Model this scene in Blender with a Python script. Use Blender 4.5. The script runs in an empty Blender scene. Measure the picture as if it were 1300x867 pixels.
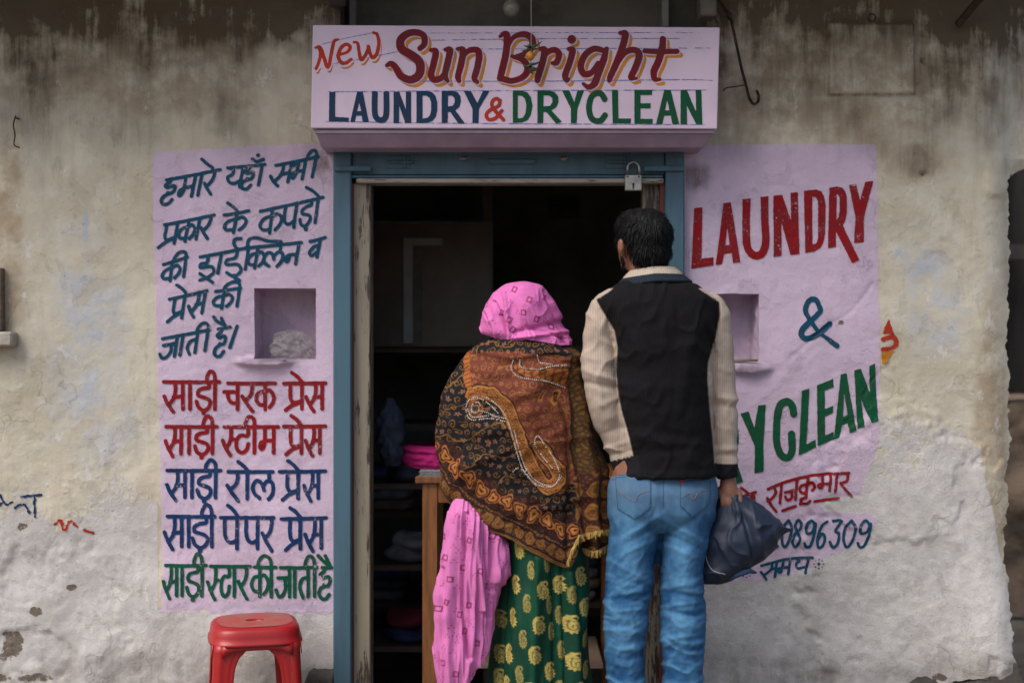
import bpy, math, random
import numpy as np
from mathutils import Vector
from mathutils.bvhtree import BVHTree
random.seed(4); R = np.random.RandomState(7)
scene = bpy.context.scene
col = scene.collection

# ------------------------------------------------------------------ camera, world, light
CAM_Y, CAM_Z = -4.4, 1.345
cam_d = bpy.data.cameras.new('camera'); cam = bpy.data.objects.new('camera', cam_d); col.objects.link(cam)
cam.location = (0, CAM_Y, CAM_Z); cam.rotation_euler = (math.radians(90), 0, 0)
cam_d.lens = 50; cam_d.sensor_width = 36; cam_d.clip_start = 0.05; cam_d.clip_end = 500
cam_d.dof.use_dof = True; cam_d.dof.focus_distance = 4.12; cam_d.dof.aperture_fstop = 1.9
scene.camera = cam
w = bpy.data.worlds.new("World"); scene.world = w; w.use_nodes = True
nt = w.node_tree; sky = nt.nodes.new('ShaderNodeTexSky'); sky.sky_type = 'NISHITA'; sky.sun_disc = False
SUN_EL, SUN_AZ = math.radians(52), math.radians(228)
sky.sun_elevation = SUN_EL; sky.sun_rotation = SUN_AZ; sky.air_density = 1.0; sky.dust_density = 4.0; sky.ozone_density = 1.0
nt.links.new(sky.outputs[0], nt.nodes['Background'].inputs[0]); nt.nodes['Background'].inputs[1].default_value = 0.10
sun_d = bpy.data.lights.new('sun', 'SUN'); sun_d.energy = 1.2; sun_d.angle = math.radians(34); sun_d.color = (1, .96, .90)
sun = bpy.data.objects.new('sun', sun_d); col.objects.link(sun)
# direction to the sun: azimuth measured from +Y clockwise
to_sun = Vector((math.sin(SUN_AZ)*math.cos(SUN_EL), math.cos(SUN_AZ)*math.cos(SUN_EL), math.sin(SUN_EL)))
sun.rotation_euler = to_sun.to_track_quat('Z', 'Y').to_euler()
scene.view_settings.view_transform = 'Standard'; scene.view_settings.look = 'None'
scene.view_settings.exposure = 0.86; scene.view_settings.gamma = 1; scene.view_settings.use_curve_mapping = False
scene.render.resolution_x = 1024; scene.render.resolution_y = 682

# ------------------------------------------------------------------ helpers
def K(y): return (y - CAM_Y) * 36 / 50 / 1300           # metres per photo pixel at depth y
def P(px, py, y=0.0):
    k = K(y); return ((px - 650) * k, y, CAM_Z - (py - 433.5) * k)
def Pn(px, py, y):
    px, py, y = np.broadcast_arrays(np.asarray(px, float), np.asarray(py, float), np.asarray(y, float))
    k = K(y); return np.stack([(px-650)*k, y, CAM_Z-(py-433.5)*k], -1)
def to_px(v):
    k = K(v[..., 1]); return v[..., 0]/k+650, 433.5-(v[..., 2]-CAM_Z)/k

def _h(ix, iy, s):
    n = (ix.astype(np.int64)*374761393 + iy.astype(np.int64)*668265263 + s*1442695041) & 0x7fffffff
    n = ((n ^ (n >> 13)) * 1274126177) & 0x7fffffff
    n = (n ^ (n >> 16)) & 0xffff
    return n / 65535.0
def vn(x, y, s=0):
    x = np.asarray(x, float); y = np.asarray(y, float); x, y = np.broadcast_arrays(x, y)
    ix = np.floor(x); iy = np.floor(y); fx = x-ix; fy = y-iy
    fx = fx*fx*(3-2*fx); fy = fy*fy*(3-2*fy)
    a = _h(ix, iy, s); b = _h(ix+1, iy, s); c = _h(ix, iy+1, s); d = _h(ix+1, iy+1, s)
    return (a*(1-fx)+b*fx)*(1-fy)+(c*(1-fx)+d*fx)*fy
def fbm(x, y, s=0, o=4):
    t = 0; a = .5; x = np.asarray(x, float); y = np.asarray(y, float)
    for i in range(o): t = t + a*vn(x, y, s+i*17); x = x*2.03+3.1; y = y*2.03+1.7; a *= .5
    return t/(1-.5**o)
def ss(a, b, x): t = np.clip((x-a)/(b-a), 0, 1); return t*t*(3-2*t)
def cr(pts, n=6):
    """Catmull-Rom through points"""
    p = np.array(pts, float)
    if len(p) < 3: return p
    q = np.vstack([2*p[0]-p[1], p, 2*p[-1]-p[-2]]); out = []
    t = np.linspace(0, 1, n, endpoint=False)[:, None]
    for i in range(1, len(q)-2):
        a, b, c, d = q[i-1:i+3]
        out.append(.5*((2*b)+(-a+c)*t+(2*a-5*b+4*c-d)*t**2+(-a+3*b-3*c+d)*t**3))
    out.append(p[-1:]); return np.vstack(out)
def seg_dist(X, Y, pts, wid=None):
    """distance from points to polyline, minus half width if given (scalar or per point)"""
    D = np.full(X.shape, 1e9)
    for i in range(len(pts)-1):
        ax, ay = pts[i][:2]; bx, by = pts[i+1][:2]; dx, dy = bx-ax, by-ay; L = dx*dx+dy*dy+1e-12
        t = np.clip(((X-ax)*dx+(Y-ay)*dy)/L, 0, 1); d = np.hypot(X-ax-t*dx, Y-ay-t*dy)
        if wid is not None:
            if np.ndim(wid): d = d-(wid[i]+(wid[i+1]-wid[i])*t)/2
            else: d = d-wid/2
        D = np.minimum(D, d)
    return D
def poly_sd(X, Y, poly):
    p = np.array(poly, float); D = seg_dist(X, Y, np.vstack([p, p[:1]])); ins = np.zeros(X.shape, bool)
    for i in range(len(p)):
        x1, y1 = p[i]; x2, y2 = p[(i+1) % len(p)]
        if y1 == y2: continue
        c = ((Y > y1) != (Y > y2)) & (X < (x2-x1)*(Y-y1)/(y2-y1)+x1); ins ^= c
    return np.where(ins, -D, D)

def mesh_np(name, V, F, mat=None, smooth=True, colr=None, attrs=None):
    """V (n,3); F (m,4) or (m,3) int array, or list"""
    me = bpy.data.meshes.new(name); V = np.ascontiguousarray(V, np.float32)
    if isinstance(F, np.ndarray):
        m, k = F.shape
        me.vertices.add(len(V)); me.vertices.foreach_set('co', V.ravel())
        me.loops.add(m*k); me.polygons.add(m)
        me.loops.foreach_set('vertex_index', F.astype(np.int32).ravel())
        me.polygons.foreach_set('loop_start', np.arange(0, m*k, k, dtype=np.int32))
        me.polygons.foreach_set('loop_total', np.full(m, k, np.int32))
        me.update(calc_edges=True); me.validate()
    else:
        me.from_pydata([tuple(v) for v in V], [], F); me.update()
    if smooth: me.polygons.foreach_set('use_smooth', np.ones(len(me.polygons), bool))
    if colr is not None:
        a = me.color_attributes.new('Col', 'FLOAT_COLOR', 'POINT')
        c = np.ones((len(V), 4), np.float32); c[:, :colr.shape[1]] = colr; a.data.foreach_set('color', c.ravel())
    for k_, v_ in (attrs or {}).items():
        a = me.attributes.new(k_, 'FLOAT', 'POINT'); a.data.foreach_set('value', np.ascontiguousarray(v_, np.float32).ravel())
    if mat: me.materials.append(mat)
    return me
def link(name, me, parent=None, label=None, kind=None):
    o = bpy.data.objects.new(name, me); col.objects.link(o)
    if parent: o.parent = parent; o.matrix_parent_inverse = parent.matrix_world.inverted() if False else o.matrix_parent_inverse
    if label: o['label'] = label
    if kind: o['kind'] = kind
    return o
def thing(name, label, cat, loc=(0, 0, 0), group=None):
    o = bpy.data.objects.new(name, None); col.objects.link(o); o.location = loc
    o.empty_display_size = .1; o['label'] = label; o['category'] = cat
    if group: o['group'] = group
    return o
def part(name, V, F, mat, par, label=None, kind=None, **kw):
    """V is in world coordinates; the parent's location is taken off"""
    V = np.array(V, float)
    off = np.zeros(3); q = par
    while q is not None: off += np.array(q.location); q = q.parent
    return link(name, mesh_np(name, V-off, F, mat, **kw), par, label, kind)
class MB:
    def __init__(s): s.V = []; s.F = []; s.n = 0
    def add(s, V, F):
        V = np.array(V, float); s.V.append(V)
        for f in (F.tolist() if isinstance(F, np.ndarray) else F): s.F.append([i+s.n for i in f])
        s.n += len(V); return s
    def box(s, x0, x1, y0, y1, z0, z1, b=0.0):
        if b <= 0:
            V = [(x, y, z) for x in (x0, x1) for y in (y0, y1) for z in (z0, z1)]
            return s.add(V, [(0, 1, 3, 2), (4, 6, 7, 5), (0, 4, 5, 1), (2, 3, 7, 6), (0, 2, 6, 4), (1, 5, 7, 3)])
        # chamfered box: 24 verts
        V = []; idx = {}
        for i, x in enumerate((x0, x1)):
            for j, y in enumerate((y0, y1)):
                for k, z in enumerate((z0, z1)):
                    sx, sy, sz = (b, -b)[i], (b, -b)[j], (b, -b)[k]
                    idx[i, j, k, 0] = len(V); V.append((x, y+sy, z+sz))
                    idx[i, j, k, 1] = len(V); V.append((x+sx, y, z+sz))
                    idx[i, j, k, 2] = len(V); V.append((x+sx, y+sy, z))
        F = []
        q = [(0, 0), (1, 0), (1, 1), (0, 1)]
        for v in (0, 1):
            F.append([idx[v, a, c, 0] for a, c in q]); F.append([idx[a, v, c, 1] for a, c in q]); F.append([idx[a, c, v, 2] for a, c in q])
        for a in (0, 1):
            for c in (0, 1):
                F.append([idx[a, c, 0, 0], idx[a, c, 1, 0], idx[a, c, 1, 1], idx[a, c, 0, 1]])
                F.append([idx[a, 0, c, 0], idx[a, 1, c, 0], idx[a, 1, c, 2], idx[a, 0, c, 2]])
                F.append([idx[0, a, c, 1], idx[1, a, c, 1], idx[1, a, c, 2], idx[0, a, c, 2]])
        for i in (0, 1):
            for j in (0, 1):
                for k in (0, 1): F.append([idx[i, j, k, t] for t in range(3)])
        return s.add(V, F)
    def tube(s, pts, r, n=8, cap=True):
        V, F = tube(pts, r, n, cap); return s.add(V, F)
    def ball(s, c, r, n=10, m=7):
        V, F = ball(c, r, n, m); return s.add(V, F)
    def prism(s, outline, y0, y1):
        """outline in (x,z), extruded in y"""
        n = len(outline); V = [(x, y0, z) for x, z in outline]+[(x, y1, z) for x, z in outline]
        F = [list(range(n)), list(range(2*n-1, n-1, -1))]+[(i, (i+1) % n, (i+1) % n+n, i+n) for i in range(n)]
        return s.add(V, F)
    def build(s, name, mat, par=None, label=None, kind=None, smooth=False, bevel=0):
        V = np.vstack(s.V); off = np.zeros(3); q = par
        while q is not None: off += np.array(q.location); q = q.parent
        me = bpy.data.meshes.new(name); me.from_pydata([tuple(v) for v in (V-off)], [], s.F); me.update()
        import bmesh
        bm = bmesh.new(); bm.from_mesh(me); bmesh.ops.recalc_face_normals(bm, faces=bm.faces); bm.to_mesh(me); bm.free()
        if smooth: me.polygons.foreach_set('use_smooth', np.ones(len(me.polygons), bool))
        me.materials.append(mat); o = link(name, me, par, label, kind)
        if bevel:
            md = o.modifiers.new('bevel', 'BEVEL'); md.width = bevel; md.segments = 2; md.limit_method = 'ANGLE'
        return o
def tube(pts, r, n=8, cap=True, flat=None):
    p = np.array(pts, float); m = len(p); r = np.broadcast_to(np.array(r, float), (m,)) if np.ndim(r) < 2 else np.array(r)
    T = np.gradient(p, axis=0); T /= np.linalg.norm(T, axis=1)[:, None]+1e-12
    up = np.array([0, 1, 0.]) if abs(T[0][1]) < .9 else np.array([1., 0, 0])
    V = []
    for i in range(m):
        a = np.cross(T[i], up); a /= np.linalg.norm(a); b = np.cross(a, T[i]); up = b if False else up
        for j in range(n):
            t = 2*math.pi*j/n
            ra, rb = (r[i], r[i]*(flat or 1)) if np.ndim(r[i]) == 0 else r[i]
            V.append(p[i]+a*math.cos(t)*ra+b*math.sin(t)*rb)
    F = [[i*n+j, i*n+(j+1) % n, (i+1)*n+(j+1) % n, (i+1)*n+j] for i in range(m-1) for j in range(n)]
    if cap: F += [list(range(n))[::-1], [(m-1)*n+j for j in range(n)]]
    return np.array(V), F
def ball(c, r, n=12, m=8):
    c = np.array(c, float); r = np.broadcast_to(np.array(r, float), (3,)); V = [c+r*(0, 0, 1)]
    for i in range(1, m):
        a = math.pi*i/m
        for j in range(n):
            t = 2*math.pi*j/n; V.append(c+r*(math.sin(a)*math.cos(t), math.sin(a)*math.sin(t), math.cos(a)))
    V.append(c-r*(0, 0, 1)); F = [[0, 1+j, 1+(j+1) % n] for j in range(n)]
    for i in range(m-2):
        for j in range(n): F.append([1+i*n+j, 1+(i+1)*n+j, 1+(i+1)*n+(j+1) % n, 1+i*n+(j+1) % n])
    b = 1+(m-2)*n; F += [[b+j, len(V)-1, b+(j+1) % n] for j in range(n)]
    return np.array(V), F
def capsule(a, b, ra, rb, n=14):
    """tapered capsule, closed"""
    a = np.array(a, float); b = np.array(b, float); d = b-a; L = np.linalg.norm(d); d /= L
    pts = []; rr = []
    for t in (-85, -60, -30): pts.append(a+d*ra*math.sin(math.radians(t))); rr.append(ra*math.cos(math.radians(t)))
    for t in np.linspace(0, 1, 5): pts.append(a+d*L*t); rr.append(ra+(rb-ra)*t)
    for t in (30, 60, 85): pts.append(b+d*rb*math.sin(math.radians(t))); rr.append(rb*math.cos(math.radians(t)))
    return tube(pts, rr, n)
def loft(rows, nrow=60, th=None, fold=None, close=True, sq=1.0):
    """rows: (py, pxL, pxR, ycentre, ydepth). Returns V, F, PX, PY, theta"""
    rows = np.array(rows, float); t = rows[:, 0]; q = np.linspace(t[0], t[-1], nrow)
    def ip(c):  # smooth interpolation
        return np.interp(q, t, c) if len(t) < 3 else hermite(t, c, q)
    L, Rr, yc, yd = ip(rows[:, 1]), ip(rows[:, 2]), ip(rows[:, 3]), ip(rows[:, 4])
    if th is None: th = np.linspace(0, 2*math.pi, 96, endpoint=False)
    n = len(th); c = np.cos(th)[None]; s = np.sin(th)[None]
    if sq != 1: c = np.sign(c)*np.abs(c)**sq; s = np.sign(s)*np.abs(s)**sq
    cx = (L+Rr)[:, None]/2; rx = (Rr-L)[:, None]/2
    px = cx-rx*c; y = yc[:, None]-yd[:, None]*s; py = np.repeat(q[:, None], n, 1)
    # the ring is laid out at its centre depth so its outline is where the rows say
    k = K(yc)[:, None]; V = np.stack([(px-650)*k, y, CAM_Z-(py-433.5)*k], -1)
    if fold is not None:
        d = fold(px, py, np.repeat(th[None], nrow, 0)); nx = -c*1.0; ny = -s
        nl = np.sqrt(nx**2+ny**2); V[..., 0] += d*nx/nl; V[..., 1] += d*ny/nl
    i = np.arange(nrow-1)[:, None]; j = np.arange(n)[None]; j2 = (j+1) % n
    F = np.stack([i*n+j, i*n+j2, (i+1)*n+j2, (i+1)*n+j], -1).reshape(-1, 4)
    V = V.reshape(-1, 3); F = F.tolist() if close == 'caps' else F
    if close == 'caps': F += [list(range(n))[::-1], [(nrow-1)*n+jj for jj in range(n)]]
    return V, F, px.ravel(), py.ravel(), np.repeat(th[None], nrow, 0).ravel()
def hermite(t, c, q):
    m = np.zeros_like(c); d = np.diff(c)/np.diff(t)
    m[1:-1] = np.where(d[:-1]*d[1:] > 0, (d[:-1]+d[1:])/2, 0); m[0] = d[0]; m[-1] = d[-1]
    i = np.clip(np.searchsorted(t, q)-1, 0, len(t)-2); h = t[i+1]-t[i]; u = (q-t[i])/h
    return (2*u**3-3*u**2+1)*c[i]+(u**3-2*u**2+u)*h*m[i]+(-2*u**3+3*u**2)*c[i+1]+(u**3-u**2)*h*m[i+1]
def fuse(parts, voxel=.005, smooth=4):
    """join closed shapes into one skin: voxel remesh, then smooth"""
    mb = MB()
    for V, F in parts: mb.add(V, F)
    me = bpy.data.meshes.new('tmp'); me.from_pydata([tuple(v) for v in np.vstack(mb.V)], [], mb.F); me.update()
    import bmesh
    bm = bmesh.new(); bm.from_mesh(me); bmesh.ops.recalc_face_normals(bm, faces=bm.faces); bm.to_mesh(me); bm.free()
    o = bpy.data.objects.new('tmp', me); col.objects.link(o)
    m = o.modifiers.new('r', 'REMESH'); m.mode = 'VOXEL'; m.voxel_size = voxel; m.adaptivity = 0
    if smooth: m = o.modifiers.new('s', 'SMOOTH'); m.factor = .5; m.iterations = smooth
    dg = bpy.context.evaluated_depsgraph_get(); ev = o.evaluated_get(dg); em = ev.to_mesh()
    V = np.empty(len(em.vertices)*3, np.float32); em.vertices.foreach_get('co', V); V = V.reshape(-1, 3).astype(float)
    N = np.empty(len(em.vertices)*3, np.float32); em.vertices.foreach_get('normal', N); N = N.reshape(-1, 3).astype(float)
    L = np.empty(len(em.loops), np.int32); em.loops.foreach_get('vertex_index', L)
    lt = np.empty(len(em.polygons), np.int32); em.polygons.foreach_get('loop_total', lt)
    if (lt == 4).all(): F = L.reshape(-1, 4).copy()
    else:
        F = []; k = 0
        for n in lt: F.append(L[k:k+n].tolist()); k += n
    ev.to_mesh_clear(); bpy.data.objects.remove(o)
    return V, F, N
def bvh(V, F): return BVHTree.FromPolygons([tuple(v) for v in V], [tuple(f) for f in (F.tolist() if isinstance(F, np.ndarray) else F)])
def hit(tree, px, py, off=.002, ymax=.3):
    """point on a surface seen straight along the view line through a place given at the wall's scale"""
    o = Vector((0, CAM_Y, CAM_Z)); t = Vector(P(px, py, 0)); d = (t-o).normalized()
    loc, nrm, i, dist = tree.ray_cast(o, d)
    if loc is None: return None
    return np.array(loc-d*off)

# ------------------------------------------------------------------ materials
def mat(name): m = bpy.data.materials.new(name); m.use_nodes = True; return m, m.node_tree, m.node_tree.nodes['Principled BSDF']
class G:
    def __init__(s, t): s.t = t
    def n(s, ty, ins=None, **kw):
        nd = s.t.nodes.new(ty)
        for k, v in kw.items(): setattr(nd, k, v)
        for k, v in (ins or {}).items(): s.set(nd.inputs[k], v)
        return nd
    def set(s, inp, v):
        if isinstance(v, bpy.types.NodeSocket): s.t.links.new(v, inp)
        elif isinstance(v, (tuple, list)) and len(v) == 3 and inp.type == 'RGBA': inp.default_value = (*v, 1)
        else: inp.default_value = v
    def m(s, op, a, b=0.0, c=0.0, clamp=False):
        nd = s.t.nodes.new('ShaderNodeMath'); nd.operation = op; nd.use_clamp = clamp
        s.set(nd.inputs[0], a); s.set(nd.inputs[1], b)
        if op in ('MULTIPLY_ADD', 'SMOOTH_MIN', 'WRAP'): s.set(nd.inputs[2], c)
        return nd.outputs[0]
    def mix(s, f, a, b, mode='MIX'):
        nd = s.t.nodes.new('ShaderNodeMix'); nd.data_type = 'RGBA'; nd.blend_type = mode
        s.set(nd.inputs[0], f); s.set(nd.inputs[6], a); s.set(nd.inputs[7], b); return nd.outputs[2]
    def noise(s, scale, detail=4, rough=.55, vec=None, dist=0):
        nd = s.t.nodes.new('ShaderNodeTexNoise'); nd.inputs['Scale'].default_value = scale; nd.inputs['Detail'].default_value = detail
        nd.inputs['Roughness'].default_value = rough; nd.inputs['Distortion'].default_value = dist
        if vec is not None: s.t.links.new(vec, nd.inputs['Vector'])
        return nd.outputs['Fac']
    def obj(s): return s.t.nodes.new('ShaderNodeTexCoord').outputs['Object']
    def mapn(s, vec, sc=(1, 1, 1), rot=(0, 0, 0)):
        nd = s.t.nodes.new('ShaderNodeMapping'); nd.inputs['Scale'].default_value = sc; nd.inputs['Rotation'].default_value = rot
        s.t.links.new(vec, nd.inputs['Vector']); return nd.outputs[0]
    def ramp(s, f, a, b):
        nd = s.t.nodes.new('ShaderNodeMapRange'); nd.interpolation_type = 'SMOOTHSTEP'; s.set(nd.inputs['Value'], f)
        nd.inputs['From Min'].default_value = a; nd.inputs['From Max'].default_value = b; return nd.outputs[0]
    def bump(s, h, strength=.3, dist=.01, nrm=None):
        nd = s.t.nodes.new('ShaderNodeBump'); nd.inputs['Strength'].default_value = strength; nd.inputs['Distance'].default_value = dist
        s.set(nd.inputs['Height'], h)
        if nrm is not None: s.t.links.new(nrm, nd.inputs['Normal'])
        return nd.outputs[0]
    def attr(s, name): nd = s.t.nodes.new('ShaderNodeAttribute'); nd.attribute_name = name; return nd
def simple(name, c, rough=.7, var=.25, scale=20, bump=.2, bdist=.003, metal=0, c2=None, vec_scale=(1, 1, 1), spec=.5, sheen=0):
    m, t, b = mat(name); g = G(t); v = g.mapn(g.obj(), vec_scale); n = g.noise(scale, 5, .6, v)
    c2 = c2 or tuple(x*(1-var) for x in c); f = g.ramp(n, .35, .65)
    g.set(b.inputs['Base Color'], g.mix(f, c, c2)); b.inputs['Roughness'].default_value = rough; b.inputs['Metallic'].default_value = metal
    b.inputs['Specular IOR Level'].default_value = spec
    if sheen: b.inputs['Sheen Weight'].default_value = sheen; b.inputs['Sheen Roughness'].default_value = .5
    n2 = g.noise(scale*6, 4, .6, v); g.set(b.inputs['Normal'], g.bump(n2, bump, bdist)); return m
def cloth(name, rough=.9, weave=900, wv=.25, var=.2, sheen=.0, spec=.15, rib=None):
    m, t, b = mat(name); g = G(t); o = g.obj(); a = g.attr('Col').outputs['Color']
    n = g.noise(60, 4, .6, o); n2 = g.noise(weave, 2, .6, o)
    c = g.mix(g.m('MULTIPLY', g.ramp(n, .3, .7), var), a, g.mix(1.0, a, (.5, .5, .5), 'MULTIPLY'))
    c = g.mix(g.m('MULTIPLY', g.ramp(n2, .4, .7), wv), c, g.mix(1.0, c, (.55, .55, .55), 'MULTIPLY'))
    g.set(b.inputs['Base Color'], c); b.inputs['Roughness'].default_value = rough; b.inputs['Specular IOR Level'].default_value = spec
    b.inputs['Sheen Weight'].default_value = sheen; b.inputs['Sheen Roughness'].default_value = .5
    h = n2
    if rib:
        wv_ = g.n('ShaderNodeTexWave', {'Scale': rib, 'Distortion': .6, 'Detail': 1.0}, wave_type='BANDS', bands_direction='X')
        t.links.new(o, wv_.inputs['Vector']); h = g.m('ADD', g.m('MULTIPLY', wv_.outputs['Fac'], 1.4), n2)
        g.set(b.inputs['Base Color'], g.mix(g.m('MULTIPLY', wv_.outputs['Fac'], .30), c, g.mix(1.0, c, (.45, .42, .4), 'MULTIPLY')))
    g.set(b.inputs['Normal'], g.bump(h, .35, .0012)); return m

LILAC = (.60, .475, .60)
def wall_material():
    m, t, b = mat('old_plaster'); g = G(t); o = g.obj()
    m1 = g.attr('m1'); s1 = g.n('ShaderNodeSeparateColor', {0: m1.outputs['Color']}); lil, soot_shade, lime = s1.outputs
    m2 = g.attr('m2'); s2 = g.n('ShaderNodeSeparateColor', {0: m2.outputs['Color']}); bare, blue, tan = s2.outputs
    big = g.noise(2.2, 5, .6, o); mid = g.noise(9, 6, .65, o); fine = g.noise(45, 6, .7, o); grit = g.noise(230, 4, .7, o)
    streak = g.noise(6, 6, .7, g.mapn(o, (4.5, 1, .45)))
    c = g.mix(g.ramp(big, .35, .65), (.62, .575, .465), (.48, .435, .34))
    c = g.mix(g.m('MULTIPLY', g.ramp(mid, .45, .7), .45), c, (.68, .655, .59))
    c = g.mix(g.m('MULTIPLY', g.ramp(streak, .5, .75), .4), c, (.40, .34, .25))
    # washed out blue under coats
    c = g.mix(g.m('MULTIPLY', blue, g.ramp(g.m('ADD', mid, g.m('MULTIPLY', fine, .3)), .5, .78)), c, (.42, .455, .52))
    # tan earthy patches
    c = g.mix(g.m('MULTIPLY', tan, g.ramp(mid, .3, .6)), c, (.36, .275, .18))
    # lime washed lower wall
    lf = g.ramp(g.m('ADD', lime, g.m('MULTIPLY', g.m('SUBTRACT', g.m('ADD', mid, fine), 1.0), .34)), .47, .53)
    lc = g.mix(g.ramp(mid, .3, .7), (.64, .615, .595), (.50, .475, .455)); lc = g.mix(g.m('MULTIPLY', g.ramp(fine, .52, .72), .45), lc, (.37, .34, .32))
    c = g.mix(lf, c, lc)
    # lilac paint with torn edges
    le = g.m('ADD', lil, g.m('MULTIPLY', g.m('SUBTRACT', fine, .5), .010)); pf = g.ramp(le, .498, .503)
    lo = g.mix(g.ramp(big, .35, .65), LILAC, (.53, .42, .54)); lo = g.mix(g.m('MULTIPLY', g.ramp(mid, .5, .75), .5), lo, (.60, .52, .62))
    lo = g.mix(g.m('MULTIPLY', g.ramp(streak, .55, .8), .30), lo, (.42, .335, .42))
    c = g.mix(pf, c, lo)
    fl = g.noise(5, 10, .72, o, .4); f1 = g.ramp(fl, .555, .572); f2 = g.ramp(g.noise(11, 9, .75, g.mapn(o, (1, 1, .6))), .60, .615)
    c = g.mix(g.m('MULTIPLY', f1, .38), c, g.mix(1.0, c, (.80, .79, .76), 'MULTIPLY')); c = g.mix(g.m('MULTIPLY', g.m('MULTIPLY', f2, g.m('SUBTRACT', 1.0, pf)), .45), c, (.70, .69, .66))
    c = g.mix(g.m('MULTIPLY', g.ramp(g.noise(14, 9, .8, o), .63, .65), .4), c, (.40, .34, .27))
    # bare chips
    bf = g.ramp(g.m('ADD', bare, g.m('MULTIPLY', g.m('SUBTRACT', fine, .5), .55)), .48, .56)
    c = g.mix(bf, c, g.mix(g.ramp(grit, .35, .65), (.22, .18, .14), (.12, .10, .085)))
    # soot and rain stains, plus shade painted near the wall top
    sf = g.m('MULTIPLY', soot_shade, g.ramp(g.m('ADD', g.m('MULTIPLY', streak, .6), g.m('MULTIPLY', mid, .6)), .38, .78), clamp=True)
    sf = g.m('ADD', sf, g.m('MULTIPLY', soot_shade, .30), clamp=True)
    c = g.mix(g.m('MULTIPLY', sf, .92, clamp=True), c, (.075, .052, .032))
    # small dark specks and stains
    sp = g.n('ShaderNodeTexVoronoi', {'Scale': 34.0}); t.links.new(o, sp.inputs['Vector'])
    spk = g.m('MULTIPLY', g.m('LESS_THAN', sp.outputs['Distance'], .075), g.ramp(mid, .52, .6)); c = g.mix(g.m('MULTIPLY', spk, .55), c, (.12, .09, .07))
    c = g.mix(g.m('MULTIPLY', g.ramp(grit, .55, .8), .30), c, g.mix(1.0, c, (.5, .5, .5), 'MULTIPLY'))
    # hairline cracks
    vo = g.n('ShaderNodeTexVoronoi', {'Scale': 2.3}, feature='DISTANCE_TO_EDGE')
    wv = g.n('ShaderNodeVectorMath', {}, operation='ADD'); nc = t.nodes.new('ShaderNodeTexNoise'); nc.inputs['Scale'].default_value = 7; nc.inputs['Detail'].default_value = 6
    sc = g.n('ShaderNodeVectorMath', {1: (.5, .5, .5)}, operation='MULTIPLY'); t.links.new(o, nc.inputs['Vector']); t.links.new(nc.outputs['Color'], sc.inputs[0])
    t.links.new(o, wv.inputs[0]); t.links.new(sc.outputs[0], wv.inputs[1]); t.links.new(wv.outputs[0], vo.inputs['Vector'])
    ck = g.m('MULTIPLY', g.ramp(vo.outputs['Distance'], .011, .002), g.ramp(big, .5, .62))
    c = g.mix(g.m('MULTIPLY', ck, .22), c, (.10, .08, .07))
    g.set(b.inputs['Base Color'], c); b.inputs['Roughness'].default_value = .92; b.inputs['Specular IOR Level'].default_value = .08
    h = g.m('ADD', g.m('MULTIPLY', fine, .8), g.m('MULTIPLY', grit, .25)); h = g.m('ADD', h, g.m('MULTIPLY', pf, .10)); h = g.m('SUBTRACT', h, g.m('MULTIPLY', ck, .3))
    h = g.m('ADD', h, g.m('MULTIPLY', mid, .5)); h = g.m('ADD', h, g.m('MULTIPLY', f1, -.14)); h = g.m('ADD', h, g.m('MULTIPLY', f2, .10)); h = g.m('SUBTRACT', h, g.m('MULTIPLY', bf, .5)); h = g.m('ADD', h, g.m('MULTIPLY', g.m('MULTIPLY', lf, grit), .5))
    g.set(b.inputs['Normal'], g.bump(h, .7, .006)); return m
M = {}
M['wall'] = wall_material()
def paint(name, c, under=LILAC, chip=.615, rough=.6):
    m, t, b = mat(name); g = G(t); o = g.obj(); a = g.noise(14, 4, .6, o); f = g.noise(160, 4, .7, o); s = g.noise(30, 5, .7, g.mapn(o, (1, 1, 3)))
    cc = g.mix(g.ramp(a, .35, .65), c, tuple(x*.72+.01 for x in c)); cc = g.mix(g.m('MULTIPLY', g.ramp(s, .55, .8), .3), cc, tuple(x*1.4+.006 for x in c))
    cc = g.mix(g.m('MULTIPLY', g.ramp(g.m('ADD', g.m('MULTIPLY', f, .6), g.m('MULTIPLY', a, .4)), chip-.03, chip+.02), .8), cc, under)
    g.set(b.inputs['Base Color'], cc); b.inputs['Roughness'].default_value = rough; b.inputs['Specular IOR Level'].default_value = .10
    g.set(b.inputs['Normal'], g.bump(g.m('ADD', a, f), .3, .003)); return m
M['teal'] = paint('teal_letter_paint', (.006, .062, .115)); M['red'] = paint('red_letter_paint', (.24, .008, .012))
M['blue'] = paint('blue_letter_paint', (.008, .035, .12)); M['green'] = paint('green_letter_paint', (.004, .085, .045))
M['maroon'] = paint('maroon_letter_paint', (.15, .010, .016), chip=.74, rough=.45); M['orange'] = paint('orange_shadow_paint', (.52, .20, .02), chip=.74)
M['vermilion'] = paint('vermilion_letter_paint', (.42, .035, .015), chip=.74); M['gap'] = paint('pale_outline_paint', (.52, .43, .55), chip=.9)
M['navy'] = paint('navy_letter_paint', (.012, .038, .085), chip=.76); M['guide'] = paint('blue_chalk', (.13, .19, .50), under=(.42, .355, .50), chip=.55)
M['signgreen'] = paint('dark_green_letter_paint', (.004, .075, .03), chip=.76)
M['sign'] = simple('lilac_sign_paint', (.60, .475, .59), .55, .12, 6, .15, .002)
M['frame'] = None
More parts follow.
